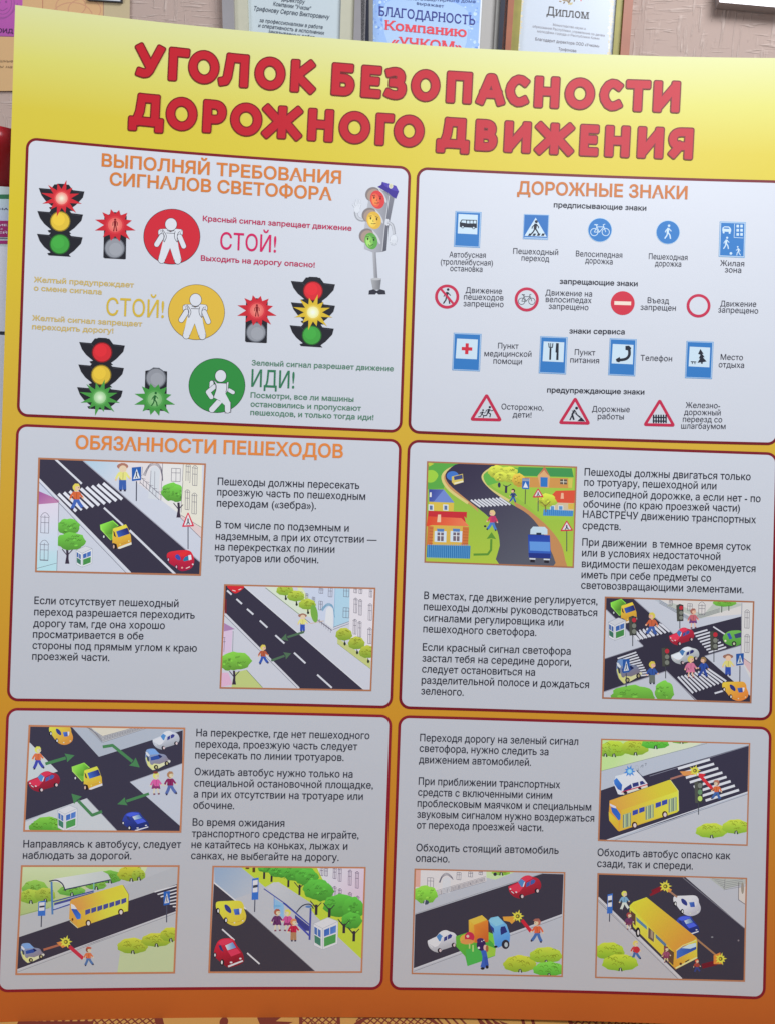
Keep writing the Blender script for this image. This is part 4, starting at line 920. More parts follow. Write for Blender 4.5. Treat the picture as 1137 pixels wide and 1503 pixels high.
def stopsign(A,x,y,w,h,base):
    A.line([(x+w*.45,y+h),(x+w*.4,base)],7,(50,54,74)); A.poly([(x+2,y+8),(x+w,y),(x+w*.94,y+h),(x-2,y+h*1.02)],(48,96,176)); A.poly([(x+w*.14,y+h*.14),(x+w*.86,y+h*.1),(x+w*.82,y+h*.66),(x+w*.1,y+h*.68)],(206,212,222)); A.poly([(x+w*.16,y+h*.36),(x+w*.84,y+h*.32),(x+w*.83,y+h*.44),(x+w*.16,y+h*.48)],(50,54,70))
def wheel(A,x,y,rx,ry): A.ell(x,y,rx,ry,(28,26,34)); A.ell(x+rx*.12,y,rx*.55,ry*.6,(206,202,206)); A.ell(x+rx*.12,y,rx*.22,ry*.26,(120,116,124))
def sedan(A,dst,c,win=(56,84,150)):
    A.box((80,985,715,1400),dst); c=np.array(c,float); d=tuple(c*.72); l=tuple(np.minimum(c*1.16+8,255)); c=tuple(c)
    A.poly(sm([(85,1190),(120,1165),(200,1130),(270,1100),(330,1035),(400,995),(480,985),(555,1012),(640,1035),(695,1090),(715,1165),(690,1235),(600,1290),(480,1330),(400,1352),(370,1385),(300,1400),(190,1365),(110,1290)]),(c,(300,1040),d,(420,1400)))
    A.poly([(90,1195),(270,1120),(330,1190),(370,1200),(300,1280),(240,1300),(110,1230)],l); A.poly(sm([(340,1045),(400,1002),(480,995),(548,1035),(470,1075),(410,1100)]),l)
    A.poly([(272,1105),(332,1045),(408,1098),(372,1185),(330,1192)],(70,120,176)); A.poly([(385,1110),(408,1100),(378,1190),(356,1190)],(214,220,228)); A.poly([(425,1195),(432,1120),(560,1055),(605,1078),(580,1128)],win); A.poly([(498,1090),(510,1083),(506,1160),(494,1165)],c)
    for x,y in ((345,1362),(640,1262)): A.ell(x-8,y,44,44,(30,26,36)); A.ell(x+6,y,24,30,(190,170,176))
    A.line([(110,1222),(135,1236)],26,(222,210,212)); A.line([(220,1280),(250,1290)],24,(230,205,208)); A.line([(140,1270),(190,1306)],14,(206,196,204)); A.end()
def coupe(A,dst,c,hi=None):
    A.box((505,95,985,440),dst); c=np.array(c,float); d=tuple(c*np.array([.92,.62,.6])); l=tuple(np.minimum(c*1.12,255)); c=tuple(c)
    A.poly(sm([(508,125),(560,104),(700,98),(880,96),(942,150),(952,210),(985,300),(962,380),(880,430),(790,442),(700,412),(630,352),(560,262),(510,205)]),(l,(560,120),hi or d,(820,420)))
    A.poly([(640,160),(668,148),(720,180),(748,230),(738,268),(690,248),(655,215)],(44,52,120),True); A.poly([(780,212),(870,204),(882,288),(806,292)],((70,110,180),(790,220),(40,60,150),(880,280))); A.poly([(876,200),(915,205),(905,262),(886,285)],(216,216,222))
    A.line(sm([(640,350),(740,395),(880,380),(955,330)],False),7,tuple(np.array(c)*.8))
    for x,y in ((538,236),(662,366)): A.ell(x-2,y,30,42,(28,24,34)); A.ell(x+4,y,14,24,(222,206,196))
    A.ell(800,400,14,10,(240,200,170)); A.ell(930,372,12,9,(236,210,180)); A.end()
def jeep(A,dst):
    A.box((175,520,690,965),dst)
    A.poly(sm([(185,740),(200,580),(240,535),(370,530),(450,618),(580,650),(640,730),(690,770),(680,810),(600,850),(480,905),(430,940),(330,965),(230,870)]),((112,140,184),(300,540),(120,112,128),(420,840)))
    A.poly([(190,590),(225,600),(275,660),(255,690),(205,650)],(206,212,222)); A.poly([(270,650),(440,640),(465,625),(370,535),(240,540)],(106,142,196)); A.poly([(290,700),(470,650),(530,690),(450,740),(300,770)],(38,66,140)); A.poly([(440,650),(475,648),(530,690),(480,720)],(26,34,84))
    A.poly([(190,720),(215,690),(260,760),(290,850),(330,860),(360,830),(470,840),(600,790),(660,760),(690,775),(680,805),(600,850),(430,940),(330,965),(235,872)],((204,204,120),(260,900),(206,206,176),(660,790)))
    A.poly([(205,660),(255,700),(262,800),(225,770)],(50,60,80)); 
    for x,y in ((400,905),(615,828)): A.ell(x,y,44,48,(26,26,34)); A.ell(x+4,y,20,28,(160,152,112))
    A.end()
def truck(A,dst,cab=(206,172,50),bed=(108,176,58)):
    A.box((130,180,1010,950),dst); bed=np.array(bed,float); cab=np.array(cab,float); bd=tuple(bed*.72); bl=tuple(np.minimum(bed*1.22,255)); cl=tuple(np.minimum(cab*1.1,255)); cd=tuple(cab*np.array([.94,.82,.9])); cab=tuple(cab)
    A.ell(245,620,44,58,(28,28,38)); A.ell(240,620,22,36,(190,200,200))
    A.poly([(135,300),(490,180),(650,320),(490,420),(480,700),(430,720),(150,430)],bl); A.poly([(165,310),(480,205),(620,330),(495,405),(470,560),(330,560),(200,420)],(bl,(200,320),bd,(470,520))); A.poly([(150,432),(430,720),(475,700),(470,560),(320,540)],bd if False else tuple(bed*.9)); A.line([(160,320),(165,430),(430,712)],16,tuple(np.minimum(bed*1.3+20,255)))
    A.ell(545,880,60,84,(36,24,24)); A.ell(515,890,22,50,(190,160,150))
    A.poly([(490,405),(720,330),(850,285),(900,370),(985,600),(1005,830),(680,950),(625,945),(590,820),(510,790),(475,800)],(cl,(600,420),cd,(760,880)))
    A.poly([(490,405),(850,285),(880,370),(560,470)],tuple(np.minimum(np.array(cl)*1.04,255))); A.poly([(500,460),(540,500),(580,640),(520,600)],(70,54,50)); A.poly([(580,480),(890,375),(955,540),(640,640)],((52,92,176),(620,600),(34,32,96),(900,400)))
    A.poly([(640,905),(1000,770),(1008,830),(690,945),(630,945)],(216,206,196)); A.line([(690,830),(930,740)],8,tuple(np.array(cab)*.75)); A.ell(690,830,18,22,(222,200,90)); A.ell(930,740,18,20,(228,222,160)); A.end()
def saloon(A,dst,c):
    A.box((70,525,275,725),dst); c=np.array(c,float); d=tuple(c*.62); l=tuple(np.minimum(c*1.25+6,255)); c=tuple(c)
    A.poly(sm([(76,615),(100,550),(140,528),(200,530),(225,570),(262,620),(275,660),(265,695),(180,725),(140,705),(85,655)]),(c,(130,540),d,(180,715)))
    A.poly(sm([(105,555),(140,533),(180,535),(200,545),(150,570),(125,572)]),l); A.poly([(150,575),(200,552),(224,590),(166,608)],((206,216,224),(155,580),(70,110,170),(200,590))); A.poly([(105,575),(122,572),(140,618),(118,606)],tuple(np.array((52,60,120))*.8)); A.poly([(165,612),(228,594),(255,625),(190,650)],l)
    A.ell(82,640,10,18,(30,26,34)); A.ell(82,640,5,11,(200,196,200)); A.ell(130,690,14,22,(30,26,34)); A.ell(128,690,6,13,(200,190,190)); A.poly([(168,712),(268,674),(270,684),(172,724)],(206,202,206)); A.ell(190,690,9,6,(226,214,206)); A.ell(252,664,8,6,(226,214,206)); A.end()
def boom(A,x,y,r,n=10):
    burst(A,x,y,r,r*.5,(216,186,60),(226,200,70),(226,200,70),n=n,lens=[1,.72,.95,.8]); A.ell(x,y,r*.3,r*.3,(96,90,36)); A.ell(x-r*.05,y,r*.14,r*.14,(196,170,50))
def arrow(A,pts,w,c,hw,hl):
    p=np.array(pts,float); d=p[-1]-p[-2]; d/=np.hypot(*d); q=np.array([-d[1],d[0]]); e=p[-1]-d*hl
    A.line([tuple(v) for v in p[:-1]]+[tuple(e)],w,c); A.poly([tuple(e+q*hw),tuple(p[-1]),tuple(e-q*hw),tuple(e+d*6)],c)
def window(A,x,y,w,h,arch=True,c=LN,t=3):
    A.line([(x,y),(x+w,y+3),(x+w-2,y+h+3),(x-2,y+h)],t,c,closed=True,rnd=False); A.line([(x+w/2,y-(10 if arch else 0)),(x+w/2-1,y+h)],t,c); A.line([(x,y+h*.35),(x+w,y+h*.37)],t,c)
    if arch: A.line(sm([(x-4,y),(x+w*.2,y-w*.4),(x+w*.5,y-w*.55),(x+w*.8,y-w*.4),(x+w+4,y+2)],False,3),t,c)
def zebra(A,a0,b0,a1,b1,n,w,c=(206,208,220)):
    for k in range(n):
        t=k/(n-1); p=[a0[i]+(a1[i]-a0[i])*t for i in (0,1)]; q=[b0[i]+(b1[i]-b0[i])*t for i in (0,1)]; A.line([p,q],w,c)
def stoplight(A,x,y,w,h,base,lit):
    A.line([(x+w/2,y+h),(x+w/2,base)],6,(60,64,70)); A.poly([(x,y+6),(x+w*.5,y-4),(x+w,y+4),(x+w,y+h),(x+w*.1,y+h+2)],(54,54,56)); A.poly([(x,y+6),(x+w*.45,y+4),(x+w*.45,y+h),(x+w*.1,y+h)],(72,74,68))
    for k in range(3):
        c=((184,40,56),(120,124,116),(120,124,116))[k] if lit==0 else ((110,114,108),(96,130,96),(170,196,96))[k]
        A.ell(x+w*.68,y+h*(.2+.3*k),w*.27,h*.125,c)

# picture 1 -------------------------------------------------------
A=Art(W3,46,664,4.307); A.frame([(50,38),(1100,75),(1068,775),(30,752)],FRC,11)
A.poly([(30,30),(1110,30),(1110,790),(20,790)],(186,190,206)); A.poly([(325,45),(540,55),(600,150),(470,190)],((158,184,206),(340,60),(186,192,208),(520,200)))
A.poly([(540,55),(840,65),(825,305),(640,170)],(204,198,204)); A.poly([(835,60),(965,68),(950,400),(820,300)],(206,204,206)); A.poly([(960,65),(1080,70),(1078,480),(945,395)],(212,204,194)); A.poly([(945,395),(1078,480),(1072,540),(945,415)],(204,184,186)); A.line([(945,395),(1078,475)],3,LN); A.line([(945,415),(1072,540)],3,LN); A.line([(832,65),(820,305)],3,LN); A.line([(962,68),(948,380)],3,LN)
A.poly([(740,290),(755,100),(785,85),(815,110),(805,300)],(192,196,206))
for k in range(4): A.line(sm([(722-5*k,150-2*k),(745,95-5*k),(785,80-6*k),(818+2*k,112-4*k),(830+k,180)],False,3),2.5,LN)
A.line([(758,115),(752,230)],2.5,LN); A.line([(782,120),(780,240)],2.5,LN); A.line([(704,90),(700,150)],2.5,LN)
for k in range(6): A.line([(672+k*24,140+k*22),(700+k*24,150+k*20)],2.5,LN); A.line([(690+k*20,160+k*16),(688+k*20,200+k*16)],2.5,LN)
A.line([(672,140),(820,270)],3,LN); A.line([(690,190),(810,300)],3,LN)
for (x,y,w_,h_,ar) in ((888,100,56,82,False),(980,88,26,100,True),(1022,98,28,110,True),(975,250,26,110,True),(1018,272,28,115,True)): window(A,x,y,w_,h_,ar)
A.poly([(45,335),(172,318),(160,760),(25,760)],((204,196,214),(100,340),(166,204,216),(100,740))); A.poly([(48,240),(80,255),(178,304),(174,318),(42,332)],((150,84,148),(60,250),(176,120,160),(120,330))); A.poly([(48,165),(160,260),(178,300),(48,245)],(182,188,210))
for (x,y) in ((62,408),(58,582)):
    window(A,x,y,50,100,True); A.ell(x+26,y-28,9,12,LN); A.ell(x+26,y-28,6,9,(204,196,214))
A.line([(175,320),(162,755)],3,LN); A.line([(30,735),(160,700)],2.5,LN)
A.poly([(52,38),(325,48),(1068,690),(1068,790),(650,790),(52,172)],ROAD); A.line([(325,50),(1068,693)],6,(150,150,166)); A.line([(46,165),(628,762)],11,KERB); A.line([(40,178),(606,768)],3,(88,86,100))
A.line([(152,42),(320,198)],13,KERB); A.line([(460,350),(580,460)],12,KERB); A.line([(622,492),(910,770)],14,KERB)
zebra(A,(172,262),(285,372),(455,195),(575,297),9,19)
person(A,578,68,178,(170,116,100),(214,204,120),(52,86,160),'stand'); A.ell(578,88,36,20,(158,108,94)); A.ell(580,104,24,22,(224,186,160))
person(A,285,198,165,(206,190,80),(196,92,48),(60,92,170),'walk',1)
crosssign(A,636,90,60,92,308); tree(A,228,704,[(236,470,72,52),(252,562,92,56)],704)
A.poly([(25,330),(172,318),(168,620),(30,620)],((204,196,214),(100,340),(182,200,216),(100,640)))
for (x,y) in ((62,408),): window(A,x,y,50,100,True)
window(A,58,582,50,96,True)
kiosk(A,284,604,1.0); tree(A,932,412,[(892,250,70,58),(925,262,50,52)],412); A.poly([(955,180),(1000,180),(990,330),(948,330)],(212,204,194)); A.line([(960,180),(948,330)],3,LN); window(A,975,250,26,110,True)
trisign(A,992,385,66,82,612); truck(A,(434,430,636,610)); 
A.box((110,150,850,770),(858,618,1030,752)); A.poly(sm([(110,280),(180,205),(350,170),(520,150),(680,155),(780,215),(850,400),(840,560),(760,690),(560,765),(440,735),(330,640),(190,540),(125,420)]),((206,36,52),(500,170),(150,18,60),(500,740))); A.poly(sm([(450,240),(560,200),(700,190),(640,280),(560,330),(480,330)]),(216,40,44)); A.poly(sm([(330,330),(400,270),(470,340),(480,430),(400,430)]),(52,70,160)); A.poly([(545,445),(600,350),(690,310),(700,450),(580,480)],(30,110,150)); A.poly([(690,300),(765,285),(785,420),(705,450)],(220,212,226)); A.ell(150,430,34,62,(30,20,36)); A.ell(150,430,18,42,(200,160,190)); A.ell(370,640,40,64,(30,20,36)); A.ell(370,640,20,42,(206,160,180)); A.ell(525,665,28,28,(240,150,140)); A.poly([(625,670),(735,620),(740,650),(632,698)],(226,180,180)); A.ell(815,565,24,26,(226,190,196)); A.end()
A.build('picture',P3,label='picture of a zebra crossing with a yellow and green truck')

# picture 2 -------------------------------------------------------
A=Art(W3,316,850,4.66); A.frame([(67,40),(1090,64),(1062,762),(36,744)],FRC,11)
A.poly([(20,20),(1110,20),(1110,790),(20,790)],(188,190,204)); A.poly([(330,40),(460,48),(700,280),(560,230)],(196,206,190))
A.poly([(580,50),(830,55),(815,330),(690,260)],(184,192,214)); A.poly([(820,55),(925,60),(915,290),(812,330)],(160,192,214)); A.poly([(920,58),(1085,64),(1062,610),(915,400)],(208,202,212)); A.poly([(560,50),(590,50),(700,240),(690,290),(600,200)],(200,208,170))
for (x,y,w_,h_,ar) in ((880,60,36,60,False),(876,195,40,68,False),(775,60,26,60,False),(712,62,26,34,False),(710,150,24,60,False),(620,98,16,36,False),(665,122,18,40,False),(950,140,20,90,True),(982,150,20,95,True),(1048,180,22,100,True),(945,285,20,90,True),(978,300,20,95,True),(1045,345,22,95,True),(950,55,20,38,False),(985,58,20,40,False),(1055,62,18,60,False)): window(A,x,y,w_,h_,ar)
A.poly([(750,300),(758,205),(780,185),(806,205),(806,340)],(204,206,214))
for k in range(5): A.line(sm([(735-3*k,220-3*k),(755,190-4*k),(780,182-4*k),(806,200-3*k),(814+k,262)],False,3),3,(110,150,180))
for k in range(7): A.line([(700+k*15,262+k*13),(698+k*15,290+k*13)],2.5,LN); A.line([(700,275+k*4),(800,350+k*2)],2,LN) if k<3 else None
A.line([(806,330),(916,290)],3,LN); A.line([(806,345),(916,305)],3,LN); A.line([(820,60),(812,330)],3,(110,160,190))
A.line([(345,60),(650,300)],4,(110,128,90)); A.line([(650,305),(745,285)],3,(190,150,110)); A.line([(835,440),(1060,612)],4,(110,128,90)); A.poly([(835,400),(1062,560),(1060,612),(835,440)],(180,186,120))
A.poly([(60,30),(190,42),(1015,755),(590,760),(66,235)],ROAD); A.line([(192,45),(1012,752)],6,(200,202,212)); A.line([(66,232),(575,745)],9,(192,192,204)); A.line([(60,245),(560,745)],3,(88,86,100))
for a_,b_ in (((82,78),(113,106)),((146,136),(184,170)),((218,204),(262,242)),((306,284),(358,332)),((412,384),(474,440)),((540,504),(618,576)),((698,654),(798,744))): A.line([a_,b_],12,(196,198,210))
A.poly(sm([(85,45),(195,48),(180,75),(140,98),(110,80)]),(196,34,44)); A.line([(118,76),(140,82)],5,(220,200,200)); A.line([(160,74),(180,66)],5,(220,200,200)); A.poly([(68,130),(78,140),(78,235),(66,235)],(110,30,40))
for cx,cy in ((478,82),(552,122),(630,178)): bush(A,cx,cy,52,44,(166,176,62),False); A.line([(cx+6,cy+58),(cx+4,cy+30)],9,(40,44,40)); A.ell(cx+6,cy+52,8,10,(40,44,40))
A.ell(678,235,24,62,(110,160,66),-.15)
for cx,cy in ((880,385),(965,445),(1040,505)): bush(A,cx,cy,50,52,(166,170,60),False); A.ell(cx+6,cy+58,8,12,(40,50,40)); A.line([(cx+6,cy+66),(cx+4,cy+36)],5,(40,44,40))
A.poly([(30,345),(120,350),(110,500),(30,520)],(200,178,206)); A.poly([(62,300),(135,342),(60,358)],(158,120,166)); A.line([(124,355),(120,500)],3,LN); A.poly([(36,640),(90,640),(120,720),(36,740)],(206,166,196)); A.poly([(130,640),(215,620),(325,745),(110,748)],(178,190,120)); A.line([(215,622),(325,742)],3,(90,110,70))
for a_,b_ in (((55,400),(70,400)),((55,430),(72,428)),((66,400),(60,500))): A.line([a_,b_],3,LN)
tree(A,130,722,[(140,560,108,62),(90,570,60,56)],722,(110,170,60))
person(A,598,235,125,(150,110,96),(214,204,120),(46,76,170),'stand'); A.ell(598,250,30,14,(150,106,92)); A.ell(600,260,17,16,(224,186,160))
person(A,328,450,132,(204,188,80),(170,84,56),(50,80,166),'walk',1)
arrow(A,[(608,362),(448,412)],15,(74,104,80),26,48); arrow(A,[(384,558),(520,508)],15,(74,104,80),26,48)
A.build('picture',P3,label='picture of two children crossing a dashed road')

# picture 3 -------------------------------------------------------
A=Art(W4,612,672,4.66); A.frame([(70,28),(1086,64),(1064,748),(52,712)],FRC,10)
A.poly([(40,10),(1110,10),(1110,780),(30,780)],((128,176,64),(500,60),(168,190,60),(500,740))); A.poly([(70,20),(300,40),(190,150),(180,210),(70,215)],(86,160,66)); A.poly(sm([(60,95),(110,85),(142,120),(110,165),(60,160)]),(150,196,60)); A.poly([(70,28),(115,40),(80,60)],(180,190,60))
A.poly(sm([(500,45),(480,110),(520,200),(640,250),(760,330),(860,420),(960,420),(1060,420),(1070,60)],False)[:],(150,188,64)); A.poly([(430,120),(560,60),(700,70),(680,130),(480,190)],(96,170,70))
VR=(60,60,76); TAN=(196,150,92)
A.poly(sm([(300,38),(200,90),(170,150),(240,240),(370,330),(460,420),(540,520),(545,640),(540,740),(410,735),(440,600),(460,500)],False,3),(190,140,90))
A.poly(sm([(545,45),(445,110),(470,190),(560,255),(700,320),(800,390),(900,480),(980,590),(1010,700),(1015,760),(880,760),(860,600),(700,400)],False,3),(186,132,84))
A.line(sm([(315,38),(205,85),(172,140),(220,220),(345,310)],False),18,(206,190,120)); A.line(sm([(545,45),(445,110),(470,190),(560,255),(640,300)],False),16,(206,190,120))
A.poly(sm([(300,36),(215,80),(190,125),(215,180),(300,255),(400,335),(490,410),(545,500),(562,600),(560,730),(920,752),(905,620),(850,500),(760,390),(640,315),(520,235),(450,165),(440,115),(490,70),(560,40)],True,3),((52,46,70),(320,60),(86,88,102),(720,700)))
zebra(A,(364,288),(430,336),(560,272),(634,322),9,11.5,(204,206,216))
A.box((0,0,100,100),(200,90,315,185)); A.ell(35,35,36,34,(60,110,190)); A.poly([(30,40),(95,20),(100,80),(45,100),(30,80)],(206,186,90)); A.poly([(42,40),(92,26),(95,55),(45,66)],(60,70,120)); A.line([(45,90),(98,74)],9,(220,214,190)); A.end()
# houses
A.poly([(680,130),(1062,140),(1056,208),(680,200)],(196,140,72)); A.poly([(690,62),(1055,72),(1068,132),(680,122)],(60,140,76)); A.poly([(820,122),(870,62),(905,126),(898,205),(838,200)],(206,160,110)); A.poly([(840,132),(890,134),(888,200),(840,198)],(40,110,186)); A.poly([(868,58),(905,128),(880,104),(866,84),(826,122)],(180,110,80)); A.poly([(712,140),(766,142),(764,185),(712,184)],(206,206,196)); A.poly([(975,146),(1022,148),(1022,182),(975,180)],(90,80,70)); A.line([(975,163),(1022,165)],4,(210,206,190)); A.line([(998,146),(998,181)],4,(210,206,190)); A.poly([(1030,140),(1060,140),(1056,206),(1030,204)],(196,184,80))
A.poly([(960,306),(1068,310),(1066,370),(900,360)],(196,180,150)); A.poly([(945,225),(1078,222),(1072,310),(958,306),(916,258)],(206,76,50)); A.poly([(982,240),(998,240),(1000,280),(978,280)],(226,170,140)); A.poly([(1030,312),(1068,312),(1066,352),(1030,350)],(206,170,70))
for x in (905,962): A.poly([(x,325),(x+34,326),(x+34,362),(x,360)],(206,214,222)); A.poly([(x+5,330),(x+29,331),(x+29,356),(x+5,355)],(90,140,190))
A.poly([(862,352),(1066,362),(1062,400),(858,395)],(52,120,186)); 
for k in range(15): A.line([(868+k*13.5,352+k*.6),(866+k*13.5,396+k*.3)],3,(100,160,206))
crown(A,880,290,66,46,(182,196,60)); A.line([(878,370),(872,320)],8,(120,100,50)); A.line([(872,330),(846,300)],5,(120,100,50)); A.line([(874,330),(906,300)],5,(120,100,50))
for (cx,cy,rx,ry) in ((540,95,58,44),(620,100,66,40),(570,130,50,34),(640,135,56,34)): crown(A,cx,cy,rx,ry,(188,196,66))
crown(A,690,150,44,44,(206,170,60)); A.ell(558,186,10,18,(50,50,80)); A.line([(604,240),(606,190)],16,(54,50,72)); A.line([(606,200),(640,180)],5,(54,50,72)); A.line([(604,200),(585,184)],5,(54,50,72))
A.poly([(78,215),(180,216),(252,306),(80,300)],((56,70,150),(90,220),(110,130,200),(230,300))); A.poly([(180,216),(252,306),(110,302)],(108,130,198)); A.poly([(80,300),(250,308),(246,365),(76,360)],(206,180,70)); A.poly([(84,236),(96,236),(96,268),(82,268)],(214,214,214))
for x in (75,175): A.poly([(x,318),(x+36,320),(x+36,362),(x,360)],(206,214,222)); A.poly([(x+8,326),(x+28,327),(x+28,356),(x+8,355)],(90,110,150))
A.poly([(68,455),(345,470),(336,600),(64,600)],(206,170,72)); A.poly([(70,465),(110,470),(100,600),(62,600)],(196,110,56)); A.poly([(310,470),(352,475),(345,600),(300,598)],(196,112,56)); A.poly([(74,362),(338,370),(335,415),(320,400),(330,440),(70,410)],(190,40,50)); A.poly([(70,400),(300,412),(355,468),(100,460),(62,470)],((210,70,40),(80,410),(226,120,80),(330,460))); A.poly([(140,388),(160,388),(160,440),(134,440)],(226,190,160))
for k in range(6): A.line([(80,480+k*21),(106,482+k*21)],3,(160,80,40)); A.line([(312,486+k*20),(346,488+k*20)],3,(160,80,40))
for x in (118,226):
    A.poly([(x,500),(x+80,502),(x+78,578),(x-2,574)],(196,212,228)); A.poly([(x+18,510),(x+62,511),(x+60,570),(x+17,568)],(110,96,110)); A.line([(x+40,510),(x+39,570)],5,(220,222,226)); A.line([(x+18,532),(x+62,534)],5,(220,222,226)); A.poly([(x+14,484),(x+66,486),(x+62,506),(x+18,504)],(80,120,180))
A.poly([(66,595),(362,602),(358,690),(62,680)],(44,110,170))
for k in range(22): A.line([(74+k*13.2,592),(72+k*13.2,688)],4,(92,156,206))
stopx=(714,140); A.poly([(716,140),(764,142),(762,215),(714,212)],(40,100,176)); A.poly([(738,165),(756,205),(722,203)],(210,216,226)); A.line([(738,215),(735,316)],6,(80,80,60)); A.poly([(718,144),(762,146),(762,160),(718,158)],(140,150,170))
trisign(A,824,214,64,54,366); trisign(A,1020,434,76,64,640)
person(A,654,212,92,(70,50,50),(46,60,120),(50,84,160),'walk',-1); person(A,512,358,140,(214,190,130),(200,60,90),(70,120,190),'walk',-1); A.poly([(505,395),(535,398),(532,440),(505,436)],(180,50,100))
A.ell(462,468,9,7,(50,40,60)); arrow(A,[(382,662),(480,660),(502,630),(506,508)],15,(90,140,50),33,48)
A.poly([(790,470),(870,472),(888,490),(888,525),(770,522),(772,490)],(186,206,222)); A.poly([(812,512),(846,512),(846,536),(812,534)],(40,50,70)); A.poly([(755,525),(905,530),(912,685),(760,680)],((36,64,160),(830,530),(54,100,190),(830,690))); A.poly([(765,572),(905,576),(906,640),(768,634)],(92,144,214)); A.poly([(758,650),(910,655),(908,690),(762,682)],(34,50,130)); A.poly([(772,684),(800,684),(802,716),(770,714)],(40,36,46)); A.poly([(866,686),(898,688),(898,720),(866,718)],(40,36,46)); A.line([(765,690),(806,692)],10,(200,206,216)); A.line([(862,694),(904,696)],10,(200,206,216))
A.build('picture',P4,label='picture of a winding village road with wooden houses')

# picture 4 -------------------------------------------------------
A=Art(W4,876,870,4.7375); A.frame([(57,32),(1086,64),(1066,764),(38,732)],FRC,11)
A.poly([(30,20),(1110,20),(1110,790),(20,790)],(190,194,208)); A.poly([(420,40),(1000,70),(1000,150),(640,180)],(208,204,204)); A.poly([(380,40),(430,45),(650,170),(640,200)],(176,184,196)); A.poly([(480,90),(720,180),(1000,90),(1000,75),(820,60),(740,150),(520,70)],(180,186,180))
for (x,y,w_,h_,ar) in ((500,52,22,34,False),(628,75,32,50,False),(705,88,44,62,True)): window(A,x,y,w_,h_,ar)
for k in range(3): A.line([(430,52+k*10),(650,178+k*8)],2.5,LN)
for k in range(4): A.line([(690,160+k*7),(850,110+k*8)],2.5,LN)
bush(A,885,70,72,40,(130,184,72),False); A.line([(865,92),(864,138)],6,(60,70,60)); A.line([(914,90),(914,126)],6,(60,70,60))
A.poly([(60,30),(255,42),(530,285),(1000,165),(1000,365),(745,440),(1066,720),(1066,790),(690,760),(480,545),(40,690),(50,460),(318,372),(60,120)],ROAD)
A.line([(50,460),(318,374)],5,(120,120,136)); A.line([(255,44),(530,288)],6,(150,152,168)); A.line([(62,118),(318,370)],5,(150,150,166)); A.line([(745,440),(1000,365)],5,(120,120,136)); A.line([(45,690),(480,545),(690,750)],6,(150,150,166))
zebra(A,(250,290),(275,330),(430,215),(500,272),9,11); 
for k in range(9):
    t=k/8; A.line([(240+205*t,262-52*t+10),(290+212*t,330-58*t)],11,(206,208,220))
for k in range(8):
    t=k/7; A.line([(668+105*t,286+130*t),(765+130*t,258+120*t)],11,(206,208,220))
for k in range(10):
    t=k/9; A.line([(140+110*t,458+122*t),(270+85*t,414+158*t)],10,(206,208,220))
for k in range(10):
    t=k/9; A.line([(560+210*t,585-55*t),(665+230*t,698-82*t)],13,(206,208,220))
A.line([(805,236),(888,290)],9,(206,208,220)); A.line([(815,700),(875,682)],12,(206,208,220))
truck(A,(90,42,276,212)); sedan(A,(497,242,674,366),(196,38,66)); 
A.poly(sm([(872,310),(905,272),(960,262),(1000,272),(1000,350),(950,372),(890,352)]),((110,180,80),(930,265),(80,150,60),(930,370))); A.poly([(900,285),(920,280),(938,318),(918,326)],(60,80,170)); A.poly([(950,290),(1000,275),(1000,310),(960,318)],(60,70,110)); A.ell(950,355,16,18,(40,36,46)); A.ell(950,355,8,9,(180,190,160)); A.ell(890,335,7,7,(220,220,190))
sedan(A,(510,376,708,498),(208,214,222),(40,46,110)); jeep(A,(128,458,312,632)); coupe(A,(868,618,1050,752),(216,172,52),(224,130,50))
A.poly([(1005,72),(1085,66),(1064,600),(1000,470)],(206,204,206)); A.line([(1005,72),(998,440)],3,LN)
for (y) in (135,305): window(A,1026,y,30,110,True)
A.poly([(1015,450),(1066,490),(1062,560),(1010,480)],(208,176,180)); A.line([(1015,455),(1066,492)],3,LN)
kiosk(A,76,188,1.18)
crown(A,245,715,150,72,(104,170,60)); crown(A,465,690,66,78,(110,180,64))
person(A,380,138,160,(206,192,80),(196,96,60),(60,90,160),'walk',-1); person(A,665,110,142,(160,100,90),(190,100,110),(110,60,120),'stand',1,True); person(A,380,478,158,(206,190,70),(50,84,160),(104,110,106),'stand'); person(A,648,440,158,(206,190,90),(206,116,150),(206,116,150),'stand',1,True); person(A,738,448,140,(150,120,80),(44,76,160),(44,70,150),'walk',-1); person(A,908,426,152,(150,110,96),(214,204,120),(46,76,170),'stand'); A.ell(908,444,36,16,(150,106,92)); A.ell(910,456,20,19,(224,186,160))
stoplight(A,218,164,54,132,372,0); stoplight(A,548,82,50,115,250,0); stoplight(A,782,265,56,134,482,0); stoplight(A,446,380,56,132,596,0)
crosssign(A,176,460,48,100,656); crosssign(A,964,420,54,88,620)
A.build('picture',P4,label='picture of a busy crossroads with four traffic lights')

# picture 5 -------------------------------------------------------
A=Art(W5,28,1056,4.512); A.frame([(70,42),(1096,60),(1070,745),(34,738)],FRC,12)
A.poly([(30,20),(1120,20),(1110,790),(20,790)],(150,156,170)); A.poly([(60,150),(255,345),(50,420)],(170,178,184)); A.poly([(40,680),(250,590),(450,520),(650,735),(560,760),(30,760)],(172,176,184)); A.poly([(735,415),(1085,290),(1066,700)],(166,170,184))
A.poly([(440,50),(560,150),(860,56)],(160,160,166)); A.poly([(470,50),(555,110),(760,52)],(196,180,168))
for k in range(5): A.line([(445+k*8,52+k*1),(555,108+k*10+4)],2.2,(96,94,104)); A.line([(555,108+k*10+4),(770+k*20,54+k*1)],2.2,(96,94,104))
for k in range(12): A.line([(470+k*7,58+k*6),(470+k*7,78+k*7)],2,(96,94,104))
for k in range(24): A.line([(565+k*11,110-k*2.6),(565+k*11,138-k*3.4)],2,(96,94,104))
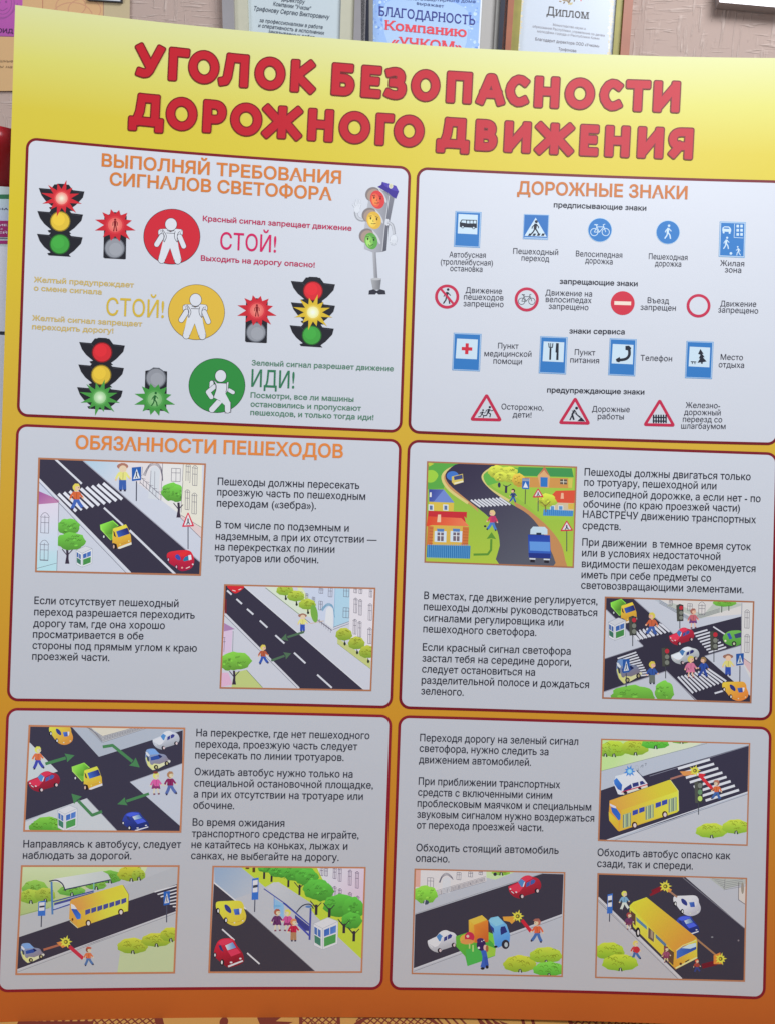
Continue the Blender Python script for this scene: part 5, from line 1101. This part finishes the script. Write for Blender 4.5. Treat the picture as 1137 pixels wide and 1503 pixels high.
A.poly([(70,40),(350,50),(530,248),(1085,72),(1082,292),(735,415),(1066,705),(1066,745),(655,745),(450,522),(40,668),(50,415),(255,345),(70,155)],(50,47,64))
A.line([(735,415),(1082,292)],4,(130,130,144)); A.line([(70,155),(255,345)],5,(176,176,186)); A.line([(450,522),(655,742)],4,(130,130,144))
coupe(A,(200,42,358,168),(214,168,50),(226,124,50)); sedan(A,(60,343,272,480),(160,30,56)); truck(A,(348,286,554,466)); jeep(A,(834,192,1004,336)); saloon(A,(680,612,862,742),(44,60,150)); sedan(A,(884,76,1064,200),(186,190,204),(46,50,120))
G5=(62,112,72)
arrow(A,[(555,182),(620,172),(800,318)],20,G5,34,62); arrow(A,[(175,295),(368,238)],20,G5,30,60); arrow(A,[(862,492),(652,562)],18,G5,28,62)
arrow(A,[(550,610),(485,635),(348,492)],20,G5,36,62)
bush(A,190,700,86,56,(104,160,56),False); bush(A,115,718,44,36,(96,150,52),False); bush(A,265,716,40,36,(104,160,56),False); kiosk(A,256,584,1.28)
person(A,125,180,150,(204,196,80),(206,96,56),(56,62,150),'walk',1); person(A,908,352,150,(206,186,90),(186,80,140),(120,44,96),'stand',1,True); A.ell(905,352,16,8,(110,50,50)); person(A,1002,345,155,(150,110,80),(120,30,80),(74,92,150),'walk',1)
A.build('picture',P5,label='picture of a crossroads with green arrows and six vehicles')

# picture 6 -------------------------------------------------------
A=Art(W5,16,1262,4.476); A.frame([(73,42),(1104,42),(1074,742),(36,752)],FRC,12)
A.poly([(30,20),(1120,20),(1110,790),(20,790)],(160,162,170)); A.poly([(73,40),(900,40),(860,140),(640,120),(250,320),(60,370)],((176,188,150),(300,60),(150,166,110),(300,340))); A.poly([(720,600),(900,560),(1080,480),(1075,742),(700,742)],(164,176,140)); A.line([(60,365),(250,315)],3,(110,128,90)); A.poly([(770,165),(1096,40),(1096,160),(600,330)],(156,158,166))
for (cx,cy,rx,ry,c) in ((160,200,76,66,(120,160,66)),(130,250,64,56,(150,166,60)),(225,240,60,56,(150,160,60)),(650,120,70,50,(100,150,60)),(790,100,78,62,(170,164,50)),(840,105,40,44,(150,160,56)),(400,210,80,40,(110,160,70)),(560,170,60,40,(120,160,70))): bush(A,cx,cy,rx,ry,c)
A.poly([(50,510),(380,400),(600,330),(940,215),(1094,160),(1084,340),(560,540),(40,720)],(50,46,61)); A.line([(40,724),(1084,342)],6,(170,170,180)); A.line([(40,740),(1084,352)],2.5,(110,110,122))
for k in range(8): A.line([(945+k*20,212+k*16),(1090,170+k*23)],8,(188,190,198))
# shelter
A.poly([(250,140),(290,125),(600,75),(640,95),(658,130),(360,195),(320,150)],((186,190,192),(300,110),(170,176,178),(600,130))); A.line(sm([(252,142),(300,135),(340,160),(358,205)],False),8,(40,44,66)); A.line([(358,196),(656,132)],8,(48,56,80)); A.line([(268,145),(274,360)],13,(70,110,160)); A.line([(278,275),(548,205)],8,(50,66,130)); A.poly([(285,285),(545,212),(548,235),(285,302)],(60,66,130)); A.line([(278,330),(400,290)],8,(50,66,140)); A.poly([(285,300),(395,270),(400,285),(285,325)],(160,168,190)); A.line([(546,150),(546,205)],5,(110,160,180))
stopsign(A,180,268,50,100,442)
# bus
def bus(A,dst,src,doors):
    A.box(src,dst)
A.box((120,70,1030,750),(383,163,778,452)); A.poly([(135,330),(160,300),(910,75),(940,80),(1025,220),(1015,480),(950,495),(250,745),(120,600)],((206,140,56),(200,500),(196,186,50),(850,250))); A.poly([(150,330),(910,85),(990,260),(360,450),(260,480)],((204,132,66),(240,400),(190,180,50),(700,220))); A.poly([(260,480),(985,262),(1000,300),(1000,480),(250,740),(240,610),(300,560)],((206,148,50),(300,600),(200,196,60),(800,400)))
A.line([(940,80),(1024,225),(1014,480)],8,(120,96,40))
for k in range(7): x=365+k*91; y=462-k*28; A.poly([(x,y+5),(x+76,y-20),(x+76,y+48),(x+2,y+82)],(62,66,130))
A.poly([(148,365),(200,390),(240,450),(150,450)],(196,200,214)); A.poly([(150,445),(235,452),(300,535),(295,600),(240,610)],((40,70,150),(180,450),(44,100,190),(270,590))); A.poly([(135,630),(250,735),(250,748),(130,640)],(214,190,150)); A.ell(172,610,14,22,(90,50,20))
for x,y in ((412,665),(905,495)): A.ell(x,y,42,50,(56,26,20)); A.ell(x+2,y+4,24,34,(200,180,176))
A.end()
jeep(A,(62,546,222,678)); A.line([(215,592),(320,560)],14,(150,90,70)); A.poly([(300,545),(345,532),(385,560),(340,580)],(196,120,60)); boom(A,362,540,46); A.line([(385,570),(476,650)],24,(170,40,60)); person(A,510,575,122,(120,70,50),(204,100,60),(70,100,150),'walk',1,cap=(170,80,60))
for (cx,cy,rx,ry) in ((800,575,88,62),(955,535,86,54),(1050,500,60,56)): bush(A,cx,cy,rx,ry,(164,166,52))
crosssign(A,1004,205,42,96,412); A.build('picture',P5,label='picture of a yellow bus beside a grey shelter')

# picture 7 -------------------------------------------------------
A=Art(W5,298,1262,4.585); A.frame([(70,46),(1090,54),(1066,756),(42,758)],FRC,11)
A.poly([(30,20),(1120,20),(1110,800),(20,800)],(162,164,174)); A.poly([(75,50),(270,52),(420,190),(200,270),(80,155)],((128,148,176),(100,60),(160,164,176),(330,260)))
A.poly([(250,45),(770,50),(1085,60),(1068,670),(760,380),(700,300),(480,150),(420,185)],(164,180,50)); A.poly([(765,50),(1085,56),(1080,300),(860,240)],((190,190,200),(780,80),(206,166,186),(1050,250)))
for (x,y,h_) in ((790,55,50),(820,58,50),(878,60,66),(912,66,78),(980,80,90),(1028,90,100),(876,190,60),(912,205,60),(980,230,40),(1030,255,40)): window(A,x,y,20,h_,True,(88,70,100),3)
for (x,b_) in ((345,85),(412,130),(462,150),(575,185),(650,238),(762,372),(850,388),(948,495),(1015,550)):
    A.line([(x,b_),(x+2,b_-70)],18 if b_>300 else 14,(48,40,50)); A.line([(x,b_-45),(x-34,b_-86)],6,(48,40,50)); A.line([(x,b_-45),(x+36,b_-84)],6,(48,40,50))
for (cx,cy,rx,ry) in ((430,62,60,24),(520,80,80,40),(640,90,110,55),(700,120,80,56),(770,200,96,70),(800,215,80,64),(930,310,120,78),(1010,330,70,80),(1000,410,70,56)): crown(A,cx,cy,rx,ry,(72,148,52))
for (x,b_) in ((948,495),(1015,550),(762,372),(850,388)): A.line([(x,b_),(x+2,b_-62)],18,(48,40,50)); A.line([(x,b_-50),(x-40,b_-96)],6,(48,40,50)); A.line([(x,b_-45),(x+36,b_-84)],6,(48,40,50))
A.ell(300,58,14,6,(90,60,30)); A.line([(342,85),(342,55)],16,(80,60,30))
A.poly([(74,160),(290,335),(755,750),(45,760)],(54,50,62)); A.line([(76,155),(290,332)],9,(186,188,198)); A.line([(290,335),(752,748)],4,(110,108,118)); A.line([(130,468),(213,542)],10,(190,192,200)); A.line([(298,628),(382,702)],10,(190,192,200))
stopsign(A,330,120,46,148,352)
A.poly([(430,190),(470,155),(510,150),(740,300),(720,312),(640,350),(600,340)],((170,172,180),(480,170),(156,160,170),(680,320))); A.line([(410,195),(560,300),(720,440)],7,(54,66,140)); A.poly([(480,260),(545,300),(545,400),(480,340)],(120,160,196)); A.line([(540,290),(720,440)],8,(50,60,140)); A.poly([(620,370),(720,450),(718,480),(690,478),(620,410)],(50,54,120)); A.line([(640,435),(720,515)],12,(60,66,150)); A.line(sm([(630,355),(670,310),(720,300),(745,330)],False),8,(46,50,70)); A.line([(726,325),(718,540)],13,(60,66,140)); A.ell(712,316,22,9,(80,110,160))
A.line([(480,250),(480,330)],5,(90,130,190)); A.ell(500,312,26,8,(100,150,190))
coupe(A,(88,276,292,444),(206,170,48),(210,166,50)); saloon(A,(70,528,276,726),(186,30,56))
person(A,500,332,152,(150,84,66),(90,44,90),(86,40,86),'stand',1,True); person(A,572,335,150,(206,180,80),(176,70,130),(120,40,90),'stand',-1,True); person(A,610,398,152,(190,120,80),(166,26,60),(150,110,80),'stand')
kiosk(A,744,408,1.62); A.build('picture',P5,label='picture of children waiting at a bus shelter under green trees')

# picture 8 -------------------------------------------------------
A=Art(W6,868,1076,4.7375); A.frame([(68,44),(1096,74),(1078,780),(46,746)],FRC,10)
A.poly([(30,20),(1120,20),(1110,800),(20,800)],(164,168,182)); A.poly([(68,40),(790,60),(700,95),(60,265)],((170,196,130),(200,80),(190,204,170),(400,180))); A.line([(60,265),(800,72)],3,(120,130,120))
for (cx,cy,rx,ry,c) in ((150,120,86,66,(160,176,52)),(300,110,84,66,(166,172,52)),(440,80,84,44,(96,170,60)),(620,58,60,22,(110,170,60)),(90,130,44,50,(150,170,60))): bush(A,cx,cy,rx,ry,c)
A.poly([(60,400),(400,285),(820,165),(1090,85),(1082,408),(560,600),(100,745),(50,745)],(50,46,64)); A.line([(400,300),(1090,88)],4,(120,120,136)); A.line([(100,746),(1084,410)],7,(190,190,200)); A.line([(150,748),(1084,424)],2.5,(100,98,112)); A.poly([(150,750),(1082,428),(1078,780)],(172,172,182))
zebra(A,(598,248),(820,184),(790,470),(1022,396),8,17,(204,206,214))
# ambulance
A.poly([(148,345),(165,300),(310,262),(385,350),(385,375),(200,430),(180,425)],(196,204,212)); A.poly([(160,300),(310,265),(370,330),(215,375)],((190,204,214),(180,290),(206,208,212),(340,320))); A.poly([(152,330),(172,312),(210,360),(205,402),(180,392),(155,355)],((50,110,190),(170,330),(44,84,160),(200,390))); A.poly([(225,385),(270,355),(280,380),(270,390),(215,405)],(44,50,110)); A.poly([(280,350),(322,340),(326,366),(285,378)],(44,50,110)); A.poly([(332,338),(352,332),(372,352),(336,362)],(44,50,110)); A.line([(205,412),(385,358)],7,(180,40,70)); A.poly([(200,420),(385,362),(388,376),(215,430)],(226,190,180)); A.ell(232,414,14,10,(40,30,40)); A.ell(332,384,12,8,(40,30,40)); A.line([(310,262),(360,312)],5,(40,50,80))
burst(A,262,266,46,22,(60,120,190),(130,176,220),(150,190,226),n=9,lens=[1,.8,.95]); A.line([(300,238),(318,232),(325,262),(312,262)],3,(110,112,122)); A.ell(312,238,14,14,(150,154,166)); A.ell(312,238,11,11,(164,168,182)); A.line([(338,240),(345,225),(356,222),(352,240)],3,(90,92,106)); A.line([(366,212),(378,210),(372,228)],3,(90,92,106)); A.line([(310,255),(345,300)],4,(90,100,120))
# bus
A.poly([(116,570),(122,470),(540,325),(600,400),(604,540),(590,552),(190,684),(180,680),(120,610)],((206,140,48),(160,600),(196,190,50),(560,430))); A.poly([(124,472),(545,326),(596,402),(330,500),(205,540),(150,490)],((206,146,60),(160,490),(192,180,46),(480,380))); A.poly([(205,535),(598,405),(602,535),(190,682)],((206,160,50),(230,620),(200,196,60),(560,460))); A.line([(545,328),(600,402),(603,540)],4,(222,216,130))
A.poly([(122,490),(165,510),(170,530),(128,508)],(190,186,206)); A.poly([(130,515),(170,525),(198,565),(198,600),(185,608),(140,552)],((40,84,170),(150,530),(44,96,180),(190,600))); A.poly([(116,548),(185,615),(185,684),(120,605)],((200,180,50),(130,560),(206,150,40),(180,670)))
for x,y in ((282,545),(328,528),(442,492),(486,476)): A.poly([(x,y-4),(x+38,y-16),(x+38,y+16),(x,y+30)],(50,64,150))
for x,y in ((214,568),(372,510),(532,460)):
    A.poly([(x,y),(x+56,y-18),(x+56,y+78),(x,y+96)],(150,160,110))
    for k in range(6): A.line([(x+4+k*10,y+2-k*3),(x+4+k*10,y+92-k*3)],4,[(44,70,120),(180,190,150),(60,110,130)][k%3])
for x,y in ((298,640),(508,566)): A.ell(x-2,y,19,23,(60,30,24)); A.ell(x,y+2,11,15,(200,178,180))
A.line([(545,320),(640,290)],13,(150,100,90)); A.poly([(610,268),(690,262),(720,290),(640,298)],(206,130,70)); boom(A,716,262,44); A.line([(745,290),(835,386)],22,(190,40,50)); A.poly([(740,280),(790,285),(770,315),(745,300)],(190,40,50)); person(A,868,330,134,(150,96,80),(206,96,50),(56,90,150),'walk',-1,cap=(170,110,90))
stoplight(A,712,336,58,150,568,1); 
for (cx,cy,rx,ry) in ((830,688,96,62),(1000,660,84,60)): bush(A,cx,cy,rx,ry,(170,182,56))
A.build('picture',P6,label='picture of an ambulance overtaking a yellow bus at a crossing')

# picture 9 -------------------------------------------------------
A=Art(W6,598,1268,4.698); A.frame([(50,38),(1080,62),(1062,776),(30,756)],FRC,10)
A.poly([(20,20),(1120,20),(1110,800),(10,800)],(166,168,180)); A.poly([(50,38),(540,50),(540,120),(210,215),(50,240)],(196,190,194)); A.poly([(50,40),(88,40),(84,160),(50,160)],(206,150,140)); A.poly([(540,50),(740,56),(600,110),(540,95)],(176,196,150))
for (x,y,w_,h_) in ((135,95,42,66),(338,58,28,50),(418,55,28,34),(490,52,24,22)): window(A,x,y,w_,h_,False)
A.poly([(235,205),(240,110),(268,88),(296,105),(290,200)],(190,190,198))
for k in range(4): A.line(sm([(222-3*k,130),(236,95-5*k),(268,78-5*k),(300,98-4*k),(312,110)],False,3),2.5,LN)
for k in range(9): A.line([(190+k*40,196-k*11),(190+k*40,224-k*13)],2.5,LN)
for k in range(5): A.line([(180,190+k*8),(535,88+k*9)],2.2,LN)
for k in range(26): A.line([(300+k*9,160-k*2.6),(300+k*9,190-k*2.8)],2,LN)
A.line([(50,345),(540,185),(930,66)],3,(120,120,130)); A.poly([(50,350),(930,68),(1072,72),(1062,348),(700,478),(40,720)],(54,50,64)); A.line([(40,726),(1062,350)],7,(180,180,190)); A.line([(40,742),(1062,364)],2.5,(100,98,110))
crown(A,120,212,84,62,(120,184,60)); A.ell(125,266,20,16,(60,70,90)); A.line([(118,250),(112,285)],5,(206,206,210)); bush(A,640,62,56,26,(150,180,70)); A.ell(600,72,12,12,(48,44,58))
sedan(A,(690,80,918,240),(176,34,56)); sedan(A,(134,458,342,612),(206,206,218),(48,54,120))
# lorry with open back
A.poly([(330,500),(420,470),(560,490),(605,585),(600,635),(410,706),(395,640),(332,570)],((90,160,50),(350,520),(60,150,60),(480,680))); A.poly([(398,590),(540,575),(545,660),(410,706)],(66,160,70)); A.poly([(540,560),(605,585),(600,632),(545,650)],(140,180,60))
A.poly([(418,388),(510,354),(552,395),(555,530),(460,545),(420,500)],((206,160,50),(430,420),(196,100,40),(540,500))); A.poly([(418,388),(510,354),(545,385),(455,420)],(210,166,60)); A.poly([(455,422),(552,390),(553,540),(460,545)],((200,120,40),(470,440),(180,86,36),(540,520)))
A.poly([(555,470),(600,490),(598,560),(556,520)],(110,180,60)); A.poly([(555,390),(570,372),(620,362),(680,420),(704,490),(700,540),(620,580),(598,560),(580,450)],((110,170,226),(590,380),(70,130,200),(660,560))); A.poly([(556,392),(620,362),(660,412),(605,432)],(120,176,226)); A.poly([(560,415),(592,445),(594,480),(572,450)],(40,56,130)); A.poly([(636,455),(640,435),(668,430),(684,470),(640,492)],(36,44,110)); A.ell(672,556,27,32,(40,38,50)); A.ell(676,558,12,17,(160,170,180)); A.ell(605,572,12,8,(30,30,40))
A.ell(400,520,42,34,(206,150,60)); A.ell(424,506,34,36,(176,36,70)); A.ell(412,500,10,10,(226,170,160)); A.ell(408,538,46,18,(196,130,70)); A.line([(424,550),(424,585)],10,(160,180,110)); A.line([(448,560),(448,606)],10,(160,190,110))
A.line(sm([(505,540),(520,600),(530,650),(515,715)],False),34,(50,86,170)); A.line([(535,640),(545,705)],24,(44,76,160)); A.ell(505,560,32,40,(50,30,80)); A.ell(500,530,26,18,(60,36,90)); A.ell(532,578,12,20,(214,160,150)); A.ell(545,585,10,24,(150,90,60)); A.ell(488,580,8,8,(214,200,210)); A.ell(514,722,14,9,(30,30,44)); A.ell(545,712,11,12,(30,30,44)); A.ell(508,535,4,4,(214,200,210)); A.ell(522,528,4,4,(214,200,210))
A.poly([(652,365),(735,362),(740,392),(715,415),(700,400),(660,392)],(216,140,50)); boom(A,756,362,48); A.line([(785,388),(848,468)],24,(180,30,50)); person(A,892,382,160,(170,100,84),(206,90,54),(60,96,160),'walk',-1,cap=(150,90,80))
for (cx,cy,rx,ry,c) in ((770,700,100,70,(172,176,52)),(950,640,100,66,(166,180,54)),(970,735,96,60,(110,178,64))): bush(A,cx,cy,rx,ry,c)
A.build('picture',P6,label='picture of a blue lorry being unloaded beside a kerb')

# picture 10 ------------------------------------------------------
A=Art(W6,862,1278,4.66); A.frame([(70,22),(1084,54),(1070,756),(54,730)],FRC,10)
A.poly([(20,0),(1120,0),(1110,790),(10,790)],(54,50,64)); A.poly([(650,30),(1100,40),(1072,395)],(168,168,178)); A.line([(650,48),(1072,395)],5,(110,108,120)); A.poly([(820,45),(1084,55),(1080,90),(930,130)],(160,162,160))
for k in range(5): A.line([(850+k*18,55+k*14),(940,70+k*14)],2.2,(96,94,104)); A.line([(940,78+k*13),(1060,60+k*12)],2.2,(96,94,104))
A.line([(938,55),(932,135)],2.5,(96,94,104)); A.poly([(1032,120),(1080,110),(1074,230),(1030,190)],(190,180,176)); A.line([(1032,80),(1030,200),(1075,230)],4,(90,80,84)); A.ell(1058,120,10,40,(140,130,120))
A.poly([(60,190),(635,745),(40,760)],(168,166,174)); A.line([(70,185),(640,742)],16,(180,178,186)); A.line([(60,200),(620,745)],3,(110,106,116))
coupe(A,(585,170,772,310),(206,204,212),(170,168,180)); saloon(A,(592,308,762,448),(48,64,160)); A.ell(850,455,8,5,(120,120,130)); A.ell(1030,478,6,6,(120,110,120))
A.line([(440,150),(510,118)],34,(110,24,40)); A.poly([(420,165),(500,100),(520,130),(430,175)],(120,26,40)); A.line([(545,130),(610,182)],12,(150,110,90)); A.poly([(540,110),(575,130),(560,150),(535,140)],(206,130,60)); boom(A,530,108,48)
# bus
A.poly([(285,240),(310,215),(400,182),(740,455),(750,470),(745,600),(600,675),(580,655),(310,380),(285,275)],((200,196,50),(330,250),(210,140,46),(680,600))); A.poly([(290,240),(402,183),(742,460),(610,545),(590,560)],((200,186,46),(340,230),(206,136,50),(650,520))); A.poly([(288,255),(590,558),(582,655),(310,385)],((200,196,60),(310,330),(206,170,50),(560,600)))
A.poly([(330,316),(402,380),(404,405),(332,345)],(84,120,150)); A.poly([(462,432),(536,502),(536,528),(464,460)],(84,110,140)); A.poly([(412,385),(455,425),(450,490),(410,460)],(96,76,70)); A.line([(412,385),(410,462)],4,(196,190,110)); A.line([(456,428),(452,492)],4,(196,190,110)); A.poly([(430,405),(448,420),(446,470),(428,455)],(150,130,110)); A.poly([(290,270),(326,300),(326,380),(300,350)],(86,60,50)); A.poly([(520,510),(590,560),(584,650),(520,590)],(90,66,46))
A.poly([(588,565),(745,465),(748,600),(600,676)],((214,140,46),(600,640),(204,190,60),(730,500))); A.poly([(608,550),(650,520),(740,492),(742,538),(606,605)],((60,100,180),(620,560),(40,70,150),(720,530))); A.poly([(640,530),(690,505),(740,494),(740,520),(700,535)],(176,200,220)); A.line([(600,668),(748,594)],10,(216,196,140)); A.ell(635,638,9,9,(90,50,30)); A.poly([(664,622),(694,606),(694,614),(666,630)],(60,44,40)); A.line([(604,548),(650,512),(742,476)],6,(206,196,130))
A.ell(342,422,16,34,(30,28,36)); A.ell(344,424,7,18,(196,190,190))
A.line([(745,470),(880,582)],12,(150,110,80)); A.line([(780,655),(880,630)],34,(100,24,38)); A.poly([(860,580),(905,560),(920,640),(860,640)],(206,120,50)); boom(A,908,604,46)
person(A,248,140,130,(204,196,80),(110,150,180),(190,206,190),'walk',1); person(A,280,288,118,(150,60,60),(100,50,90),(110,50,80),'stand',1,True); person(A,535,520,112,(120,60,66),(140,70,100),(120,50,80),'stand',1,True); person(A,745,606,90,(196,80,50),(150,60,50),(50,60,120),'walk',1); person(A,325,480,130,(206,180,90),(180,60,60),(60,96,150),'walk',1); A.ell(335,542,20,22,(176,40,50))
stopsign(A,132,156,38,136,350)
for (cx,cy,rx,ry) in ((145,560,92,70),(220,640,108,68)): bush(A,cx,cy,rx,ry,(166,180,50))
A.build('picture',P6,label='picture of passengers leaving a yellow bus among cars')
